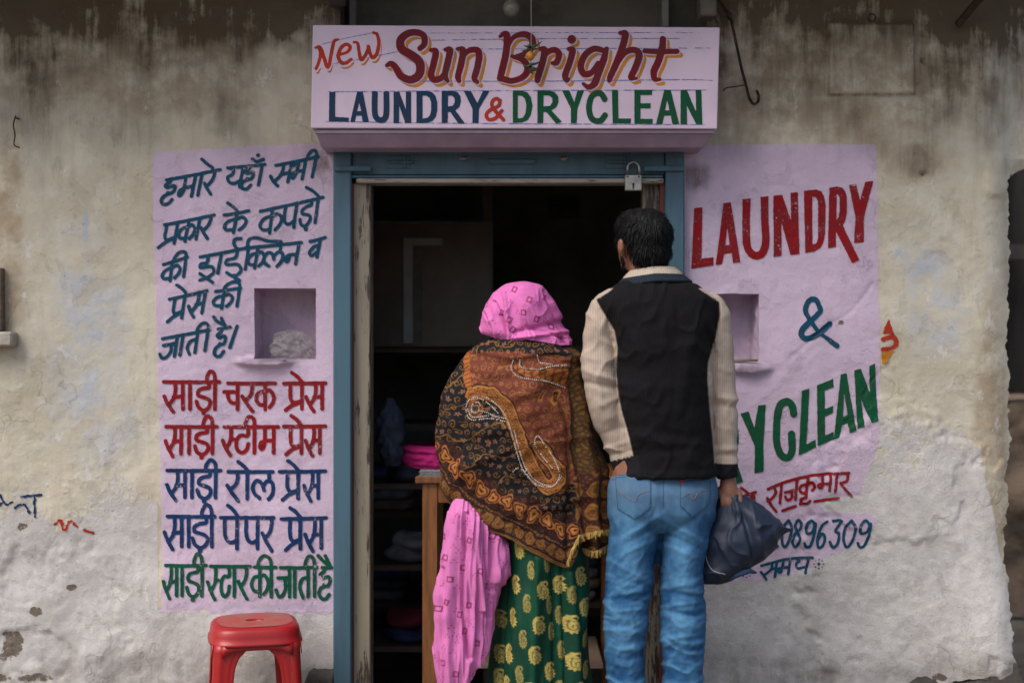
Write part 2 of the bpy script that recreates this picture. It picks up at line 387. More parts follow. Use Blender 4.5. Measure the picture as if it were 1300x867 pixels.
def worn_paint(name, c, under, scale=8, amt=.60, rough=.55, grain=(1, 1, .12)):
    m, t, b = mat(name); g = G(t); o = g.obj(); a = g.noise(scale, 6, .7, g.mapn(o, grain)); f = g.noise(scale*9, 5, .7, g.mapn(o, grain))
    cc = g.mix(g.ramp(a, .35, .7), c, tuple(x*.6 for x in c)); ch = g.ramp(g.m('ADD', g.m('MULTIPLY', a, .5), g.m('MULTIPLY', f, .5)), amt-.02, amt+.01)
    cc = g.mix(ch, cc, under); g.set(b.inputs['Base Color'], cc); b.inputs['Roughness'].default_value = rough
    g.set(b.inputs['Normal'], g.bump(g.m('SUBTRACT', g.m('MULTIPLY', f, .4), ch), .35, .002)); return m
M['frame'] = worn_paint('slate_blue_frame_paint', (.055, .125, .175), (.03, .05, .07), amt=.66)
M['jamb'] = worn_paint('peeling_cream_jamb', (.26, .23, .17), (.045, .03, .022), amt=.53, scale=10)
M['jambred'] = worn_paint('old_red_primer', (.16, .03, .02), (.07, .05, .04), amt=.55)
M['rawwood'] = worn_paint('worn_lintel_wood', (.40, .36, .30), (.08, .07, .06), amt=.55, scale=14, grain=(.15, 1, 1))
M['dark'] = simple('dark_shop_interior', (.30, .295, .29), .8, .4, 3)
M['darkwood'] = simple('dark_shelf_wood', (.17, .12, .09), .6, .4, 5, vec_scale=(1, 1, 6))
M['iron'] = simple('rusty_iron', (.06, .035, .022), .8, .5, 60, .5, .002, metal=.3)
M['steel'] = simple('padlock_steel', (.42, .40, .36), .38, .35, 40, .2, .001, metal=.85)
M['brasshole'] = simple('dark_keyhole', (.03, .025, .02), .6)
M['tablewood'] = simple('orange_table_wood', (.30, .115, .035), .45, .45, 9, .25, .002, vec_scale=(8, 8, .8))
M['ground'] = simple('dusty_ground', (.20, .165, .125), .95, .35, 3, .6, .01)
M['stone'] = simple('dark_plinth_stone', (.085, .075, .065), .95, .5, 9, .8, .015)
M['concrete'] = simple('sooty_concrete', (.16, .145, .125), .95, .5, 4, .6, .01)
M['mud'] = simple('mud_wall', (.21, .15, .105), .95, .35, 3, .8, .02)
M['pole'] = simple('dark_bamboo', (.03, .026, .024), .8, .5, 5, .3, .004, vec_scale=(6, 6, .5))

# ------------------------------------------------------------------ relief of the wall
# masks are drawn in the wall's own plane (unit: 2.4369 mm squares, origin as in P)
def blob(X, Y, cx, cy, rx, ry, soft=.6, wob=.35, s=0):
    d = np.hypot((X-cx)/rx, (Y-cy)/ry)+(fbm(X/22, Y/22, s)-.5)*wob; return ss(1, 1-soft, d)
LIL_L = [(193, 194), (300, 186), (402, 182), (424, 184), (424, 330), (428, 780), (330, 779), (262, 774), (206, 776), (205, 640), (198, 420), (194, 300)]
LIL_R = [(868, 184), (1000, 183), (1112, 184), (1115, 300), (1118, 500), (1113, 572), (1100, 600), (1088, 628), (1040, 634), (1036, 640), (1105, 652), (1108, 668), (1095, 690), (1040, 710), (1020, 722), (960, 738), (868, 742)]
CRACKS = [[(305, 452), (330, 458), (366, 458)], [(1040, 632), (1060, 630), (1090, 628)], [(1000, 458), (1020, 440), (1050, 415), (1075, 400), (1090, 385), (1108, 360)], [(1098, 500), (1110, 480), (1140, 455)]]
def relief(X, Y):
    d = (fbm(X/170, Y/170, 3, 3)-.5)*.030+(fbm(X/45, Y/45, 9, 4)-.5)*.010+(fbm(X/13, Y/13, 15, 3)-.5)*.0022
    d += (fbm(X/6, Y/6, 25, 2)-.5)*.0016
    low = ss(560, 800, Y+(fbm(X/60, Y/60, 2)-.5)*120)*(1-ss(190, 215, X)*(1-ss(425, 440, X))*(1-ss(770, 785, Y)))
    d += low*((fbm(X/60, Y/60, 31, 6)-.5)*.014+(fbm(X/7, Y/7, 33, 3)-.5)*.0035)
    # crumbling lower left and its plaster edge
    d -= .007*blob(X, Y, 60, 770, 110, 90, .35, .8, 41)
    d -= .008*blob(X, Y, 35, 830, 60, 40, .2, .9, 43)
    # raised lime patch lower right
    d += .009*blob(X, Y, 1160, 720, 150, 200, .12, .5, 44)
    d += .006*blob(X, Y, 1135, 600, 90, 90, .1, .5, 45)
    # ledges under the two niches
    d += .022*blob(X, Y, 335, 459, 46, 8, .5, .3, 47)+.02*blob(X, Y, 952, 468, 36, 9, .5, .3, 49)
    # raised square plaster plate at top right
    pl = np.maximum(np.abs(X-1106)-54, np.abs(Y-75)-46); d += .009*ss(1.5, -1.5, pl)-.007*ss(4, 0, np.abs(pl-1.5))
    d += .012*blob(X, Y, 1270, 220, 25, 40, .5, .6, 53)-.012*blob(X, Y, 1172, 222, 6, 5, .6, .2, 55)-.02*blob(X, Y, 1171, 78, 4, 4, .6, .1, 57)
    for c in CRACKS: d -= .003*ss(3.5, 0, seg_dist(X, Y, cr(c))+(vn(X/5, Y/5, 4)-.5)*3)
    # right end of the wall leans back and bulges at its foot
    d -= .05*ss(1235, 1300, X-(Y-430)*.0)**2
    d += .05*ss(690, 870, Y)*ss(1160, 1290, X)
    d += .012*ss(700, 1000, Y)
    # flatten towards the opening and under the panels
    ed = np.maximum(np.abs(X-646)-228, 182-Y); return d*(.35+.65*ss(0, 40, ed))
def wallY(X, Y): return -relief(np.asarray(X, float), np.asarray(Y, float))
def W(X, Y, off=0.0):
    """place on the wall's face; X, Y in wall units"""
    k = K(0); X = np.asarray(X, float); Y = np.asarray(Y, float)
    return np.stack([(X-650)*k, wallY(X, Y)-off, CAM_Z-(Y-433.5)*k], -1)

NICHES = [(323, 401, 366, 456), (888, 964, 373, 459)]
DOOR = (424, 869, 184, 1000)
RECESS = (432, 892, -70, 34)
shop = thing('shop_building', 'weathered plaster shop front with lilac painted panels around a dark open doorway', 'building')
def EDGE(Y): return 1286+(fbm(Y/40, Y*0+2, 61)-.5)*14+(fbm(Y/6, Y*0+7, 62)-.5)*9+48*ss(225, 195, Y+(fbm(Y/9, Y*0, 5)-.5)*10)-ss(560, 700, Y)*8+ss(690, 860, Y)*10
def BOT(X): return 884-30*ss(380, 395, X)*(X < 500)-22*ss(1050, 1230, X)+(fbm(X/30, X*0+5, 63)-.5)*22
def build_wall():
    st = 2.5; xs = np.arange(-400, 1296, st); ys = np.arange(-72, 868, st)
    def snap(a, vals):
        for v in vals: a[np.argmin(np.abs(a-v))] = v
    snap(xs, [323, 401, 888, 964, 424, 869, 432, 892]); snap(ys, [366, 456, 373, 459, 184, 34])
    X, Y = np.meshgrid(xs, ys); ny, nx = X.shape
    edge = EDGE(Y)   # ragged right end
    Xr = np.where(X > 1200, 1200+(X-1200)*(edge-1200)/(xs[-1]-1200), X)
    # bottom edge ragged, plinth shows below
    bot = BOT(Xr)
    Yr = np.where(Y > 780, 780+(Y-780)*(bot-780)/(ys[-1]-780), Y)
    V = W(Xr, Yr).reshape(-1, 3)
    mx = (X[:-1, :-1]+X[1:, 1:])/2; my = (Y[:-1, :-1]+Y[1:, 1:])/2
    keep = np.ones(mx.shape, bool)
    for (a, b, c, d) in NICHES+[DOOR, RECESS]: keep &= ~((mx > a) & (mx < b) & (my > c) & (my < d))
    i = np.arange(ny-1)[:, None]; j = np.arange(nx-1)[None]
    F = np.stack([i*nx+j, (i+1)*nx+j, (i+1)*nx+j+1, i*nx+j+1], -1)[keep]
    X, Y = Xr, Yr
    sd = np.minimum(poly_sd(X, Y, LIL_L), poly_sd(X, Y, LIL_R))+(fbm(X/9, Y/9, 71)-.5)*np.where((X > 1030) & (Y > 560) | (Y > 700), 16, 2.2)
    lil = np.clip(.5-sd/400, 0, 1)
    soot_shade = ss(235, 0, Y+(fbm(X/50, Y/90, 73)-.5)*200)*.85+ss(70, 0, Y+(fbm(X/40, Y/40, 79)-.5)*90)*.8  # soot and painted shade, both deepening towards the wall top
    soot_shade = soot_shade*(1-.9*blob(X, Y, 365, 120, 75, 95, .6, .5, 74))*(1-.6*blob(X, Y, 110, 130, 60, 60, .8, .5, 75))
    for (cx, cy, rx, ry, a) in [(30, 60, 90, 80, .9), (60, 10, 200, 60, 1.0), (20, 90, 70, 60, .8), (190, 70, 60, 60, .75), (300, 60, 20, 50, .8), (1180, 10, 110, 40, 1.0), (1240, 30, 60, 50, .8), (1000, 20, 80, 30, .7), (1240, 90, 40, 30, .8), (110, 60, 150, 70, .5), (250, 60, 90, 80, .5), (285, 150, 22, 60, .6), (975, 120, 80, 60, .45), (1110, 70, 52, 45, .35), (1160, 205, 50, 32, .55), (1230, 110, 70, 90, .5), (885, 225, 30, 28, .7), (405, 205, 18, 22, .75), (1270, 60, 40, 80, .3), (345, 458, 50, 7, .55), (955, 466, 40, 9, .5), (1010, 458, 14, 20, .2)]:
        soot_shade = np.maximum(soot_shade, a*blob(X, Y, cx, cy, rx, ry, .7, .6, int(cx)))
    pl = np.maximum(np.abs(X-1106)-54, np.abs(Y-75)-46); soot_shade = np.maximum(soot_shade, .75*ss(3, .5, np.abs(pl)+(vn(X/6, Y/6, 3)-.3)*2)); soot_shade = np.where(pl < -2, soot_shade*.8, soot_shade)  # dark outline round the raised plate
    soot_shade = np.maximum(soot_shade, .55*ss(40, 0, 1300-X)*(Y > 200)*vn(X/8, Y/30, 5)); soot_shade = np.maximum(soot_shade, .5*ss(810, 860, Y)*fbm(X/40, Y/20, 6)*1.5)
    ll = 640+(fbm(X/50, Y/50, 77)-.5)*160; ll = np.where(X > 900, 560+(fbm(X/40, Y/40, 78)-.5)*110, ll)
    lime = np.clip(.5+(Y-ll)/500, 0, 1); lime = np.where((X > 200) & (X < 430) & (Y < 775), .3, lime)
    lime = np.where(X > 1245, lime-ss(1245, 1270, X+(Y-600)*-.12)*.5, lime)
    bare = np.zeros_like(X)
    for (cx, cy, rx, ry) in [(10, 815, 46, 34), (48, 775, 20, 12), (22, 860, 60, 14), (92, 745, 14, 8), (30, 668, 16, 12), (85, 662, 15, 8), (120, 520, 5, 3), (200, 405, 3, 5), (1172, 222, 9, 8), (1095, 386, 10, 6), (1068, 410, 9, 8), (1065, 632, 26, 4), (1290, 225, 12, 30), (1290, 800, 18, 60), (1285, 760, 10, 40), (412, 858, 20, 10), (365, 458, 14, 4), (350, 365, 14, 4), (1236, 425, 9, 7), (1215, 858, 90, 8), (930, 374, 30, 3)]:
        bare = np.maximum(bare, .60*blob(X, Y, cx, cy, rx*1.15, ry*1.15, .95, 1.3, int(cx+cy)))
    blue = .8*blob(X, Y, 110, 440, 70, 190, .7, .5, 81); blue = np.maximum(blue, .9*blob(X, Y, 1160, 330, 34, 26, .4, .6, 83)); blue = np.maximum(blue, .7*blob(X, Y, 1185, 390, 50, 110, .6, .7, 84))
    blue = np.maximum(blue, .5*blob(X, Y, 140, 560, 50, 90, .6, .7, 85)); blue = np.maximum(blue, .9*blob(X, Y, 108, 290, 5, 35, .5, .2, 86))
    tan = .8*blob(X, Y, 10, 300, 28, 170, .5, .5, 91); tan = np.maximum(tan, .8*blob(X, Y, 1260, 560, 30, 240, .5, .4, 92)); tan = np.maximum(tan, .5*blob(X, Y, 190, 660, 30, 90, .6, .5, 93)); tan = np.maximum(tan, .75*blob(X, Y, 1060, 110, 260, 120, .6, .5, 94)); tan = np.maximum(tan, .7*blob(X, Y, 190, 70, 220, 120, .6, .5, 96)); tan = np.maximum(tan, .55*blob(X, Y, 1160, 205, 80, 35, .5, .5, 97))
    tan = np.maximum(tan, .35*blob(X, Y, 240, 240, 160, 120, .8, .5, 95))
    me = mesh_np('plaster_wall', V, F.astype(np.int32), M['wall'])
    for nm, ch in (('m1', (lil, soot_shade, lime)), ('m2', (bare, blue, tan))):
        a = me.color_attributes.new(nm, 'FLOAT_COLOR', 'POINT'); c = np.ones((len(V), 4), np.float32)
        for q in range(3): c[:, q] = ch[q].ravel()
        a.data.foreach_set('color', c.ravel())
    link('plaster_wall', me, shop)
build_wall()
def patch(name, grid, par=shop, m=None, lil=1.0, soot_shade=0.3, flip=False, kind=None):
    """grid (n,m,3) surface patch in the wall's material"""
    n, k = grid.shape[:2]; i = np.arange(n-1)[:, None]; j = np.arange(k-1)[None]
    F = np.stack([i*k+j, (i+1)*k+j, (i+1)*k+j+1, i*k+j+1], -1).reshape(-1, 4)
    me = mesh_np(name, grid.reshape(-1, 3), F.astype(np.int32), m or M['wall'])
    a = me.color_attributes.new('m1', 'FLOAT_COLOR', 'POINT'); c = np.ones((n*k, 4), np.float32); c[:, 0] = lil; c[:, 1] = soot_shade; c[:, 2] = .2; a.data.foreach_set('color', c.ravel())
    a = me.color_attributes.new('m2', 'FLOAT_COLOR', 'POINT'); c = np.zeros((n*k, 4), np.float32); a.data.foreach_set('color', c.ravel())
    return link(name, me, par, kind=kind)
# niches: one dished surface each, from the wall's face inwards
def niche(a, b, c, d, depth=.13):
    n = 44; m_ = 26
    # perimeter parameter
    per = []
    for t in np.linspace(0, 1, n, endpoint=False): per.append((a+(b-a)*t, c))
    for t in np.linspace(0, 1, n, endpoint=False): per.append((b, c+(d-c)*t))
    for t in np.linspace(0, 1, n, endpoint=False): per.append((b-(b-a)*t, d))
    for t in np.linspace(0, 1, n+1): per.append((a, d-(d-c)*t))
    per = np.array(per); cx, cy = (a+b)/2, (c+d)/2; k = K(0); rows = []
    for q in np.linspace(0, 1, m_):
        if q < .55: s = q/.55; X = per[:, 0]; Y = per[:, 1]; y = s*depth; sh = 1-.05*s
        else: s = (q-.55)/.45; sh = .95*(1-s); y = depth+.006*math.sin(s*3.1)
        X = cx+(per[:, 0]-cx)*sh; Y = cy+(per[:, 1]-cy)*sh; dd = (fbm(X/14+q*9, Y/14+q*4, 5)-.5)*.014*min(1, q*6)*(1 if q < .98 else 0)
        y0 = wallY(X, Y) if q < .1 else wallY(per[:, 0], per[:, 1])*(max(0, 1-q*2))
        rows.append(np.stack([(X-650)*k+dd*(q < .6), np.full(len(X), y)+y0+dd*(q >= .5), CAM_Z-(Y-433.5)*k+dd*.6*(q < .6)], -1))
    return patch('niche', np.array(rows), lil=.9, soot_shade=.22)
for nn in NICHES: niche(*nn)
# lips of broken plaster under the niches come from the relief; reveal of the wall's right end
yy = np.linspace(-72, 868, 180); edge = EDGE(yy)
botr = np.where(yy > 780, 780+(yy-780)*(BOT(1290.)-780)/(868-780), yy)
g0 = W(edge, botr); rows = [g0]
for q, (dx, dy) in enumerate([(.002, .02), (-.006, .06), (-.012, .14), (-.014, .25), (-.02, .42)]):
    r = g0.copy(); r[:, 0] += dx+(fbm(yy/18, yy*0+q, 8)-.5)*.012; r[:, 1] += dy+(fbm(yy/25, yy*0+q, 9)-.5)*.01; rows.append(r)
patch('wall_end', np.array(rows), lil=0, soot_shade=.45)

# ------------------------------------------------------------------ lettering
def CJ(x0, y0, s): return lambda pts: [(x0+p[0]/s, y0+p[1]/s) for p in pts]
def letter_mesh(name, shapes, surf, mat_, par, label=None, res=.6, grow=0.0, off=.0022, jit=.35, seed=0):
    """shapes: list of ('s', pts, width) strokes, ('p', poly, holes) plates, ('d', x, y, r) dots; union cut out as one sheet laid on surf"""
    bx = [];
    for s in shapes:
        if s[0] == 's': bx += [(p[0], p[1]) for p in s[1]]
        elif s[0] == 'p': bx += list(s[1])
        else: bx += [(s[1]-s[3], s[2]-s[3]), (s[1]+s[3], s[2]+s[3])]
    bx = np.array(bx); x0, y0 = bx.min(0)-8; x1, y1 = bx.max(0)+8
    xs = np.arange(x0, x1, res); ys = np.arange(y0, y1, res); X, Y = np.meshgrid(xs, ys); D = np.full(X.shape, 50.)
    for s in shapes:
        if s[0] == 's': q = np.array([(p[0], p[1]) for p in s[1]])
        elif s[0] == 'p': q = np.array(s[1])
        else: q = np.array([(s[1], s[2])])
        mg = 9
        ix0 = max(0, int((q[:, 0].min()-mg-x0)/res)); ix1 = min(len(xs), int((q[:, 0].max()+mg-x0)/res)+1)
        iy0 = max(0, int((q[:, 1].min()-mg-y0)/res)); iy1 = min(len(ys), int((q[:, 1].max()+mg-y0)/res)+1)
        sx = X[iy0:iy1, ix0:ix1]; sy = Y[iy0:iy1, ix0:ix1]
        if s[0] == 's': d = seg_dist(sx, sy, s[1], s[2])
        elif s[0] == 'p':
            d = poly_sd(sx, sy, s[1])
            for h in (s[2] if len(s) > 2 else []): d = np.maximum(d, -poly_sd(sx, sy, h))
        else: d = np.hypot(sx-s[1], sy-s[2])-s[3]
        D[iy0:iy1, ix0:ix1] = np.minimum(D[iy0:iy1, ix0:ix1], d)
    D = D-grow+(fbm(X/3.2, Y/3.2, 100+seed, 2)-.5)*jit*2
    ny, nx = X.shape; pos = np.stack([X, Y], -1)
    V = []
    T = []
    a = (slice(0, -1), slice(0, -1)); b = (slice(0, -1), slice(1, None)); c = (slice(1, None), slice(1, None)); d_ = (slice(1, None), slice(0, -1))
    allin = (D[a] < 0) & (D[b] < 0) & (D[c] < 0) & (D[d_] < 0); part_ = ((D[a] < 0) | (D[b] < 0) | (D[c] < 0) | (D[d_] < 0)) & ~allin
    idx = np.arange(nx*ny).reshape(ny, nx)
    Q = np.stack([idx[a], idx[d_], idx[c], idx[b]], -1)[allin]
    used = np.unique(Q) if len(Q) else np.array([], int); remap = np.full(nx*ny, -1); remap[used] = np.arange(len(used))
    V.append(pos.reshape(-1, 2)[used]); nV = len(used); F4 = remap[Q].reshape(-1, 4); tris = []
    P2 = pos.reshape(-1, 2); D1 = D.ravel()
    for tri in ((a, d_, c), (a, c, b)):
        t = np.stack([idx[q] for q in tri], -1)[part_]; ins = D1[t] < 0; cnt = ins.sum(1)
        def cutp(i, j): f = D1[i]/(D1[i]-D1[j]); return P2[i]+(P2[j]-P2[i])*f[:, None]
        f3 = t[cnt == 3]
        if len(f3): tris.append(np.stack([P2[f3[:, 0]], P2[f3[:, 1]], P2[f3[:, 2]]], 1))
        for r in range(3):
            i, j, k = r, (r+1) % 3, (r+2) % 3
            s1 = (cnt == 1) & ins[:, i]; q = t[s1]
            if len(q): tris.append(np.stack([P2[q[:, i]], cutp(q[:, i], q[:, j]), cutp(q[:, i], q[:, k])], 1))
            s2 = (cnt == 2) & ~ins[:, i]; q = t[s2]
            if len(q):
                A = cutp(q[:, j], q[:, i]); B = cutp(q[:, k], q[:, i])
                tris.append(np.stack([P2[q[:, j]], P2[q[:, k]], B], 1)); tris.append(np.stack([P2[q[:, j]], B, A], 1))
    TT = np.concatenate(tris).reshape(-1, 2) if tris else np.zeros((0, 2)); V.append(TT)
    U = np.vstack(V); V3 = surf(U[:, 0], U[:, 1], off)
    F = F4.tolist()+(np.arange(len(TT)).reshape(-1, 3)+nV).tolist()
    off_ = np.zeros(3); q = par
    while q is not None: off_ += np.array(q.location); q = q.parent
    me = bpy.data.meshes.new(name); me.from_pydata([tuple(v) for v in (V3-off_)], [], F); me.update(); me.materials.append(mat_)
    return link(name, me, par, label)

S = lambda pts, w=4.2, n=5: ('s', cr(pts, n), w)
GL = {  # Devanagari letter forms: strokes in a box 1 wide, headline y=0, foot y=1
 'sa': [[(.58, 0), (.60, .3), (.52, .58), (.30, .80)], [(0, .53), (.18, .80), (.48, 1.10)], [(.5, .55), (1, .53)], [(1, 0), (1, 1)]],
 'hsa': [[(.98, 0), (1.0, .3), (.85, .58), (.45, .80)], [(0, .53), (.35, .80), (.9, 1.10)], [(.9, .52), (1.25, .46)]],
 'aa': [[(0, 0), (0, 1)]],
 'da': [[(.9, 0), (.9, .2), (.45, .24), (.13, .34), (.15, .5), (.55, .57), (.93, .66), (1, .82), (.8, .98), (.5, 1.04), (.15, .93), (0, .72)]],
 'ii': [[(0, .02), (.0, -.16), (.3, -.36), (.62, -.38), (.92, -.26), (1, 0), (1, 1)]],
 'cha': [[(0, .33), (.7, .33)], [(.36, .33), (.28, .5), (.45, .70), (.75, .77), (1, .74)], [(1, 0), (1, 1)]],
 'ra': [[(.92, 0), (.96, .2), (.80, .45), (.35, .64)], [(0, .5), (.4, .76), (1, 1.08)]],
 'ka': [[(.5, 0), (.5, 1)], [(.5, .30), (.15, .36), (0, .58), (.15, .80), (.5, .85)], [(.5, .34), (.78, .27), (1, .5), (.95, .74), (.75, .92)]],
 'pra': [[(.3, 0), (.3, .55), (.5, .75), (.95, .70)], [(.9, .74), (.4, .86), (0, 1.04)], [(1, 0), (1, 1)]],
 'pa': [[(0, 0), (.02, .55), (.3, .78), (.65, .80), (1, .72)], [(1, 0), (1, 1)]],
 'tta': [[(.95, 0), (.93, .33), (.4, .33), (.06, .52), (.1, .85), (.45, 1.0), (.85, .88), (.98, .66)]],
 'ma': [[(.36, 0), (.36, .62), (.18, .86), (.05, .78), (.1, .62), (.36, .55)], [(.36, .53), (1, .53)], [(1, 0), (1, 1)]],
 'la': [[(.34, .98), (.08, .8), (0, .55), (.18, .33), (.42, .42), (.55, .68)], [(.5, .55), (.70, .35), (.94, .42), (1, .65), (.94, .86), (.78, 1.02)], [(.80, 0), (.80, .36)]],
 'ja': [[(.15, .35), (1, .35)], [(.66, .36), (.70, .7), (.5, .95), (.2, .98), (0, .76)], [(1, 0), (1, 1)]],
 'ta': [[(1, .34), (.3, .40), (0, .68), (.4, 1.04)], [(1, 0), (1, 1)]],
 'ha': [[(.5, 0), (.45, .14), (.12, .25), (.35, .37), (.85, .33), (1, .48), (.80, .66), (.45, .62)], [(.62, .66), (.18, .74), (0, .92), (.2, 1.10), (.6, 1.14), (.92, .97)]],
 'ya': [[(.1, .02), (.36, .12), (.34, .34), (.06, .46), (.25, .72), (.6, .80), (1, .68)], [(1, 0), (1, 1)]],
 'bha': [[(.0, .22), (.12, .02), (.38, .08), (.36, .5), (.18, .84), (.02, .80), (.1, .62), (.4, .56), (1, .56)], [(1, 0), (1, 1)]],
 'va': [[(1, .34), (.35, .38), (0, .62), (.35, .85), (1, .68)], [(1, 0), (1, 1)]],
 'na': [[(1, .55), (.35, .55), (.1, .74), (.28, .86), (.4, .7), (.32, .56)], [(1, 0), (1, 1)]],
}
def word(parts_, h, base, w_=4.2, slant=0.0, head=None):
    """parts_: (glyph, x0, x1); base(x) gives headline height at x"""
    out = []
    for (gn, x0, x1) in parts_:
        for st in GL[gn]:
            pts = [(x0+(x1-x0)*u, base(x0+(x1-x0)*u)+h*v) for u, v in st]
            pts = [(x-slant*(y-base(x)), y) for x, y in pts]
            out.append(S(pts, w_))
    if head:
        out.append(S([(head[0], base(head[0])), ((head[0]+head[1])/2, base((head[0]+head[1])/2)+.3), (head[1], base(head[1]))], w_))
    return out
def lin(xa, ya, xb, yb): return lambda x: ya+(yb-ya)*(x-xa)/(xb-xa)
def e_at(x, y, dx=12, dy=12, w_=4.2): return S([(x-dx, y-dy), (x-dx*.45, y-dy*.6), (x, y-1)], w_)
def L(shapes, m, label, seed=0, **kw): return letter_mesh('lettering', shapes, W, M[m], shop, label, seed=seed, **kw)
A = CJ(190, 180, 5.783); B = CJ(300, 180, 5.777); C5 = CJ(190, 320, 5.4167)
u = 4.3; sl = .19
# line 1  हमारे यहाँ सभी
b1 = lin(210.8, 228.4, 278.5, 215.5); sh = word([('ha', 209, 224), ('ma', 229, 248), ('aa', 256, 256), ('ra', 262, 273)], 28, b1, u, sl, (211, 279)); sh.append(S(A([(380, 128), (420, 163), (460, 192)]), u))
b1b = lin(288, 213.5, 336, 209); sh += word([('ya', 290, 309), ('ha', 311, 324), ('aa', 333, 333)], 26, b1b, u, sl, (289, 336)); sh += [S(B([(118, 128), (150, 146), (198, 130)]), u), ('d', *B([(160, 100)])[0], 2.6)]
b1c = lin(350, 210, 404, 199); sh += word([('sa', 346, 370), ('bha', 374, 388), ('ii', 390, 401)], 25, b1c, u, sl, (350, 404))
L(sh, 'teal', 'teal hand-painted Hindi words, topmost line', 1)
# line 2  प्रकार के कपड़ो
b = lin(209, 285.6, 272, 273.2); sh = word([('pra', 206, 226), ('ka', 230, 250), ('aa', 254, 254), ('ra', 258, 269)], 27, b, u, sl, (209, 272))
b = lin(285, 273.4, 315.6, 268); sh += word([('ka', 288, 315)], 25, b, u, sl, (285, 316)); sh.append(e_at(301, 269, 12, 11, u))
b = lin(330, 268.8, 410, 250.6); sh += word([('ka', 333, 360), ('pa', 363, 377), ('da', 384, 397), ('aa', 404, 404)], 31, b, u, .13, (331, 410)); sh += [('d', 388.3, 291, 2.8), e_at(404, 250, 15, 12, u)]
L(sh, 'teal', 'teal hand-painted Hindi words, second line', 2)
# line 3  की ड्राईक्लिन व
b = lin(207.5, 335.7, 238, 326.5); sh = word([('ka', 207, 230), ('ii', 221, 236)], 24, b, u, .12, (207, 238))
b = lin(253.7, 326.5, 313, 315); sh += word([('aa', 281.5, 281.5)], 26, b, u, sl, (254, 313))
sh += [S(C5([(405, 25), (395, 72), (355, 82), (352, 108), (425, 100), (442, 138), (405, 172), (345, 195)]), u), S(C5([(348, 150), (390, 178), (435, 210)]), u),
       S([(302, 316), (299, 327), (289, 330), (288, 336), (302, 336), (306, 344), (297, 351), (288, 346)], u), S([(297, 350), (300, 354), (304, 356)], u+1), S([(306, 303), (299, 304), (297, 309), (300, 315)], u)]
b = lin(313, 315, 383, 308); sh += word([('aa', 316, 316), ('ka', 318, 338), ('la', 338, 362), ('na', 364, 380)], 27, b, u, .17, (313, 383)); sh.append(S([(314, 316), (316, 305), (325, 302), (340, 306), (357, 307)], u))
b = lin(393, 307, 412, 302); sh += word([('va', 396, 407)], 23, b, u, .2, (394, 413))
L(sh, 'teal', 'teal hand-painted Hindi words, third line', 3)
# line 4  प्रेस की
b = lin(215, 380, 263, 369); sh = word([('pra', 217, 235), ('sa', 242, 261)], 28, b, u, .17, (215, 263)); sh.append(e_at(235.5, 372, 11, 10, u))
b = lin(274, 370, 306, 365.5); sh += word([('ka', 273, 297), ('ii', 285, 304.5)], 23, b, u, .15, (274, 306)); L(sh, 'teal', 'teal hand-painted Hindi words, fourth line', 4)
# line 5  जाती है।
b = lin(205.7, 430, 266, 418.5); sh = word([('ja', 206, 225), ('aa', 232, 232), ('ta', 240, 251), ('ii', 250, 264)], 26, b, u, .17, (206, 266))
b = lin(276, 418, 292, 415); sh += word([('ha', 275, 288)], 31, b, u, .12, (277, 292)); sh += [S([(271.5, 402.5), (276, 408), (283, 412)], u), S([(281, 404), (284, 410), (287, 415)], u), S([(301, 414), (291.5, 441)], u)]
L(sh, 'teal', 'teal hand-painted Hindi words ending in a slanting stroke', 5)
# lower lines
v = 4.9
def sari(y, h, x, hd):   # साड़ी
    b = lambda q: y
    return word([('sa', x[0], x[1]), ('aa', x[2], x[2]), ('da', x[3], x[4]), ('ii', x[5], x[6])], h, b, v, 0, hd)+[('d', (x[3]+x[4])/2, y+h*1.14, 2.9)]
def pres(y, h, x, hd): return word([('pra', x[0], x[1]), ('sa', x[2], x[3])], h, lin(355, y+.8, 415, y), v, 0, hd)+[e_at(x[1], y, 13, 13, v)]
sh = sari(484.7, 34.5, (208.6, 232, 241, 249.3, 266.6, 262.5, 272.5), (208, 278)); sh += word([('cha', 284, 301), ('ra', 307, 320), ('ka', 324.5, 347)], 33, lambda q: 486.5, v, 0, (289, 349)); sh += pres(486, 32.5, (362, 383, 388.5, 409), (360, 413))
L(sh, 'red', 'red hand-painted Hindi words, upper red line', 6)
sh = sari(541.5, 34, (210, 230, 240, 247.5, 264, 258, 269.5), (211, 275)); sh += word([('hsa', 282.5, 293), ('tta', 299, 315), ('ii', 311, 322.5), ('ma', 329, 347)], 33, lambda q: 541.7, v, 0, (284.5, 353)); sh += pres(540.7, 34, (363, 382.5, 388, 406), (360, 413))
L(sh, 'red', 'red hand-painted Hindi words, lower red line', 7)
sh = sari(597, 34, (212, 235, 244, 251, 268, 261.5, 274), (212.5, 280)); sh += word([('ra', 289, 302.5), ('aa', 314, 314), ('la', 321, 347)], 34, lambda q: 598.6, v, 0, (290, 346)); sh += [e_at(314, 598, 12, 12, v)]; sh += pres(597.8, 34, (359, 378.5, 386, 404), (355, 413))
L(sh, 'blue', 'dark blue hand-painted Hindi words, upper blue line', 8)
sh = sari(655, 38, (209, 231, 240, 245, 264, 257, 269.5), (213, 273)); sh += word([('pa', 286, 301.5), ('pa', 313, 327.5), ('ra', 333.5, 346)], 39, lambda q: 656.3, v, 0, (281, 348)); sh += [e_at(302, 655, 12, 14, v)]; sh += pres(657, 38, (363.5, 381.8, 388, 408), (358, 414))
L(sh, 'blue', 'dark blue hand-painted Hindi words, lower blue line', 9)
v = 4.6
sh = sari(717, 38, (208, 225, 232, 238, 253, 247, 257), (211, 262)); sh += word([('hsa', 264, 274.5), ('tta', 281, 292), ('aa', 298, 298), ('ra', 303, 314)], 38, lambda q: 718, v, 0, (268, 318))
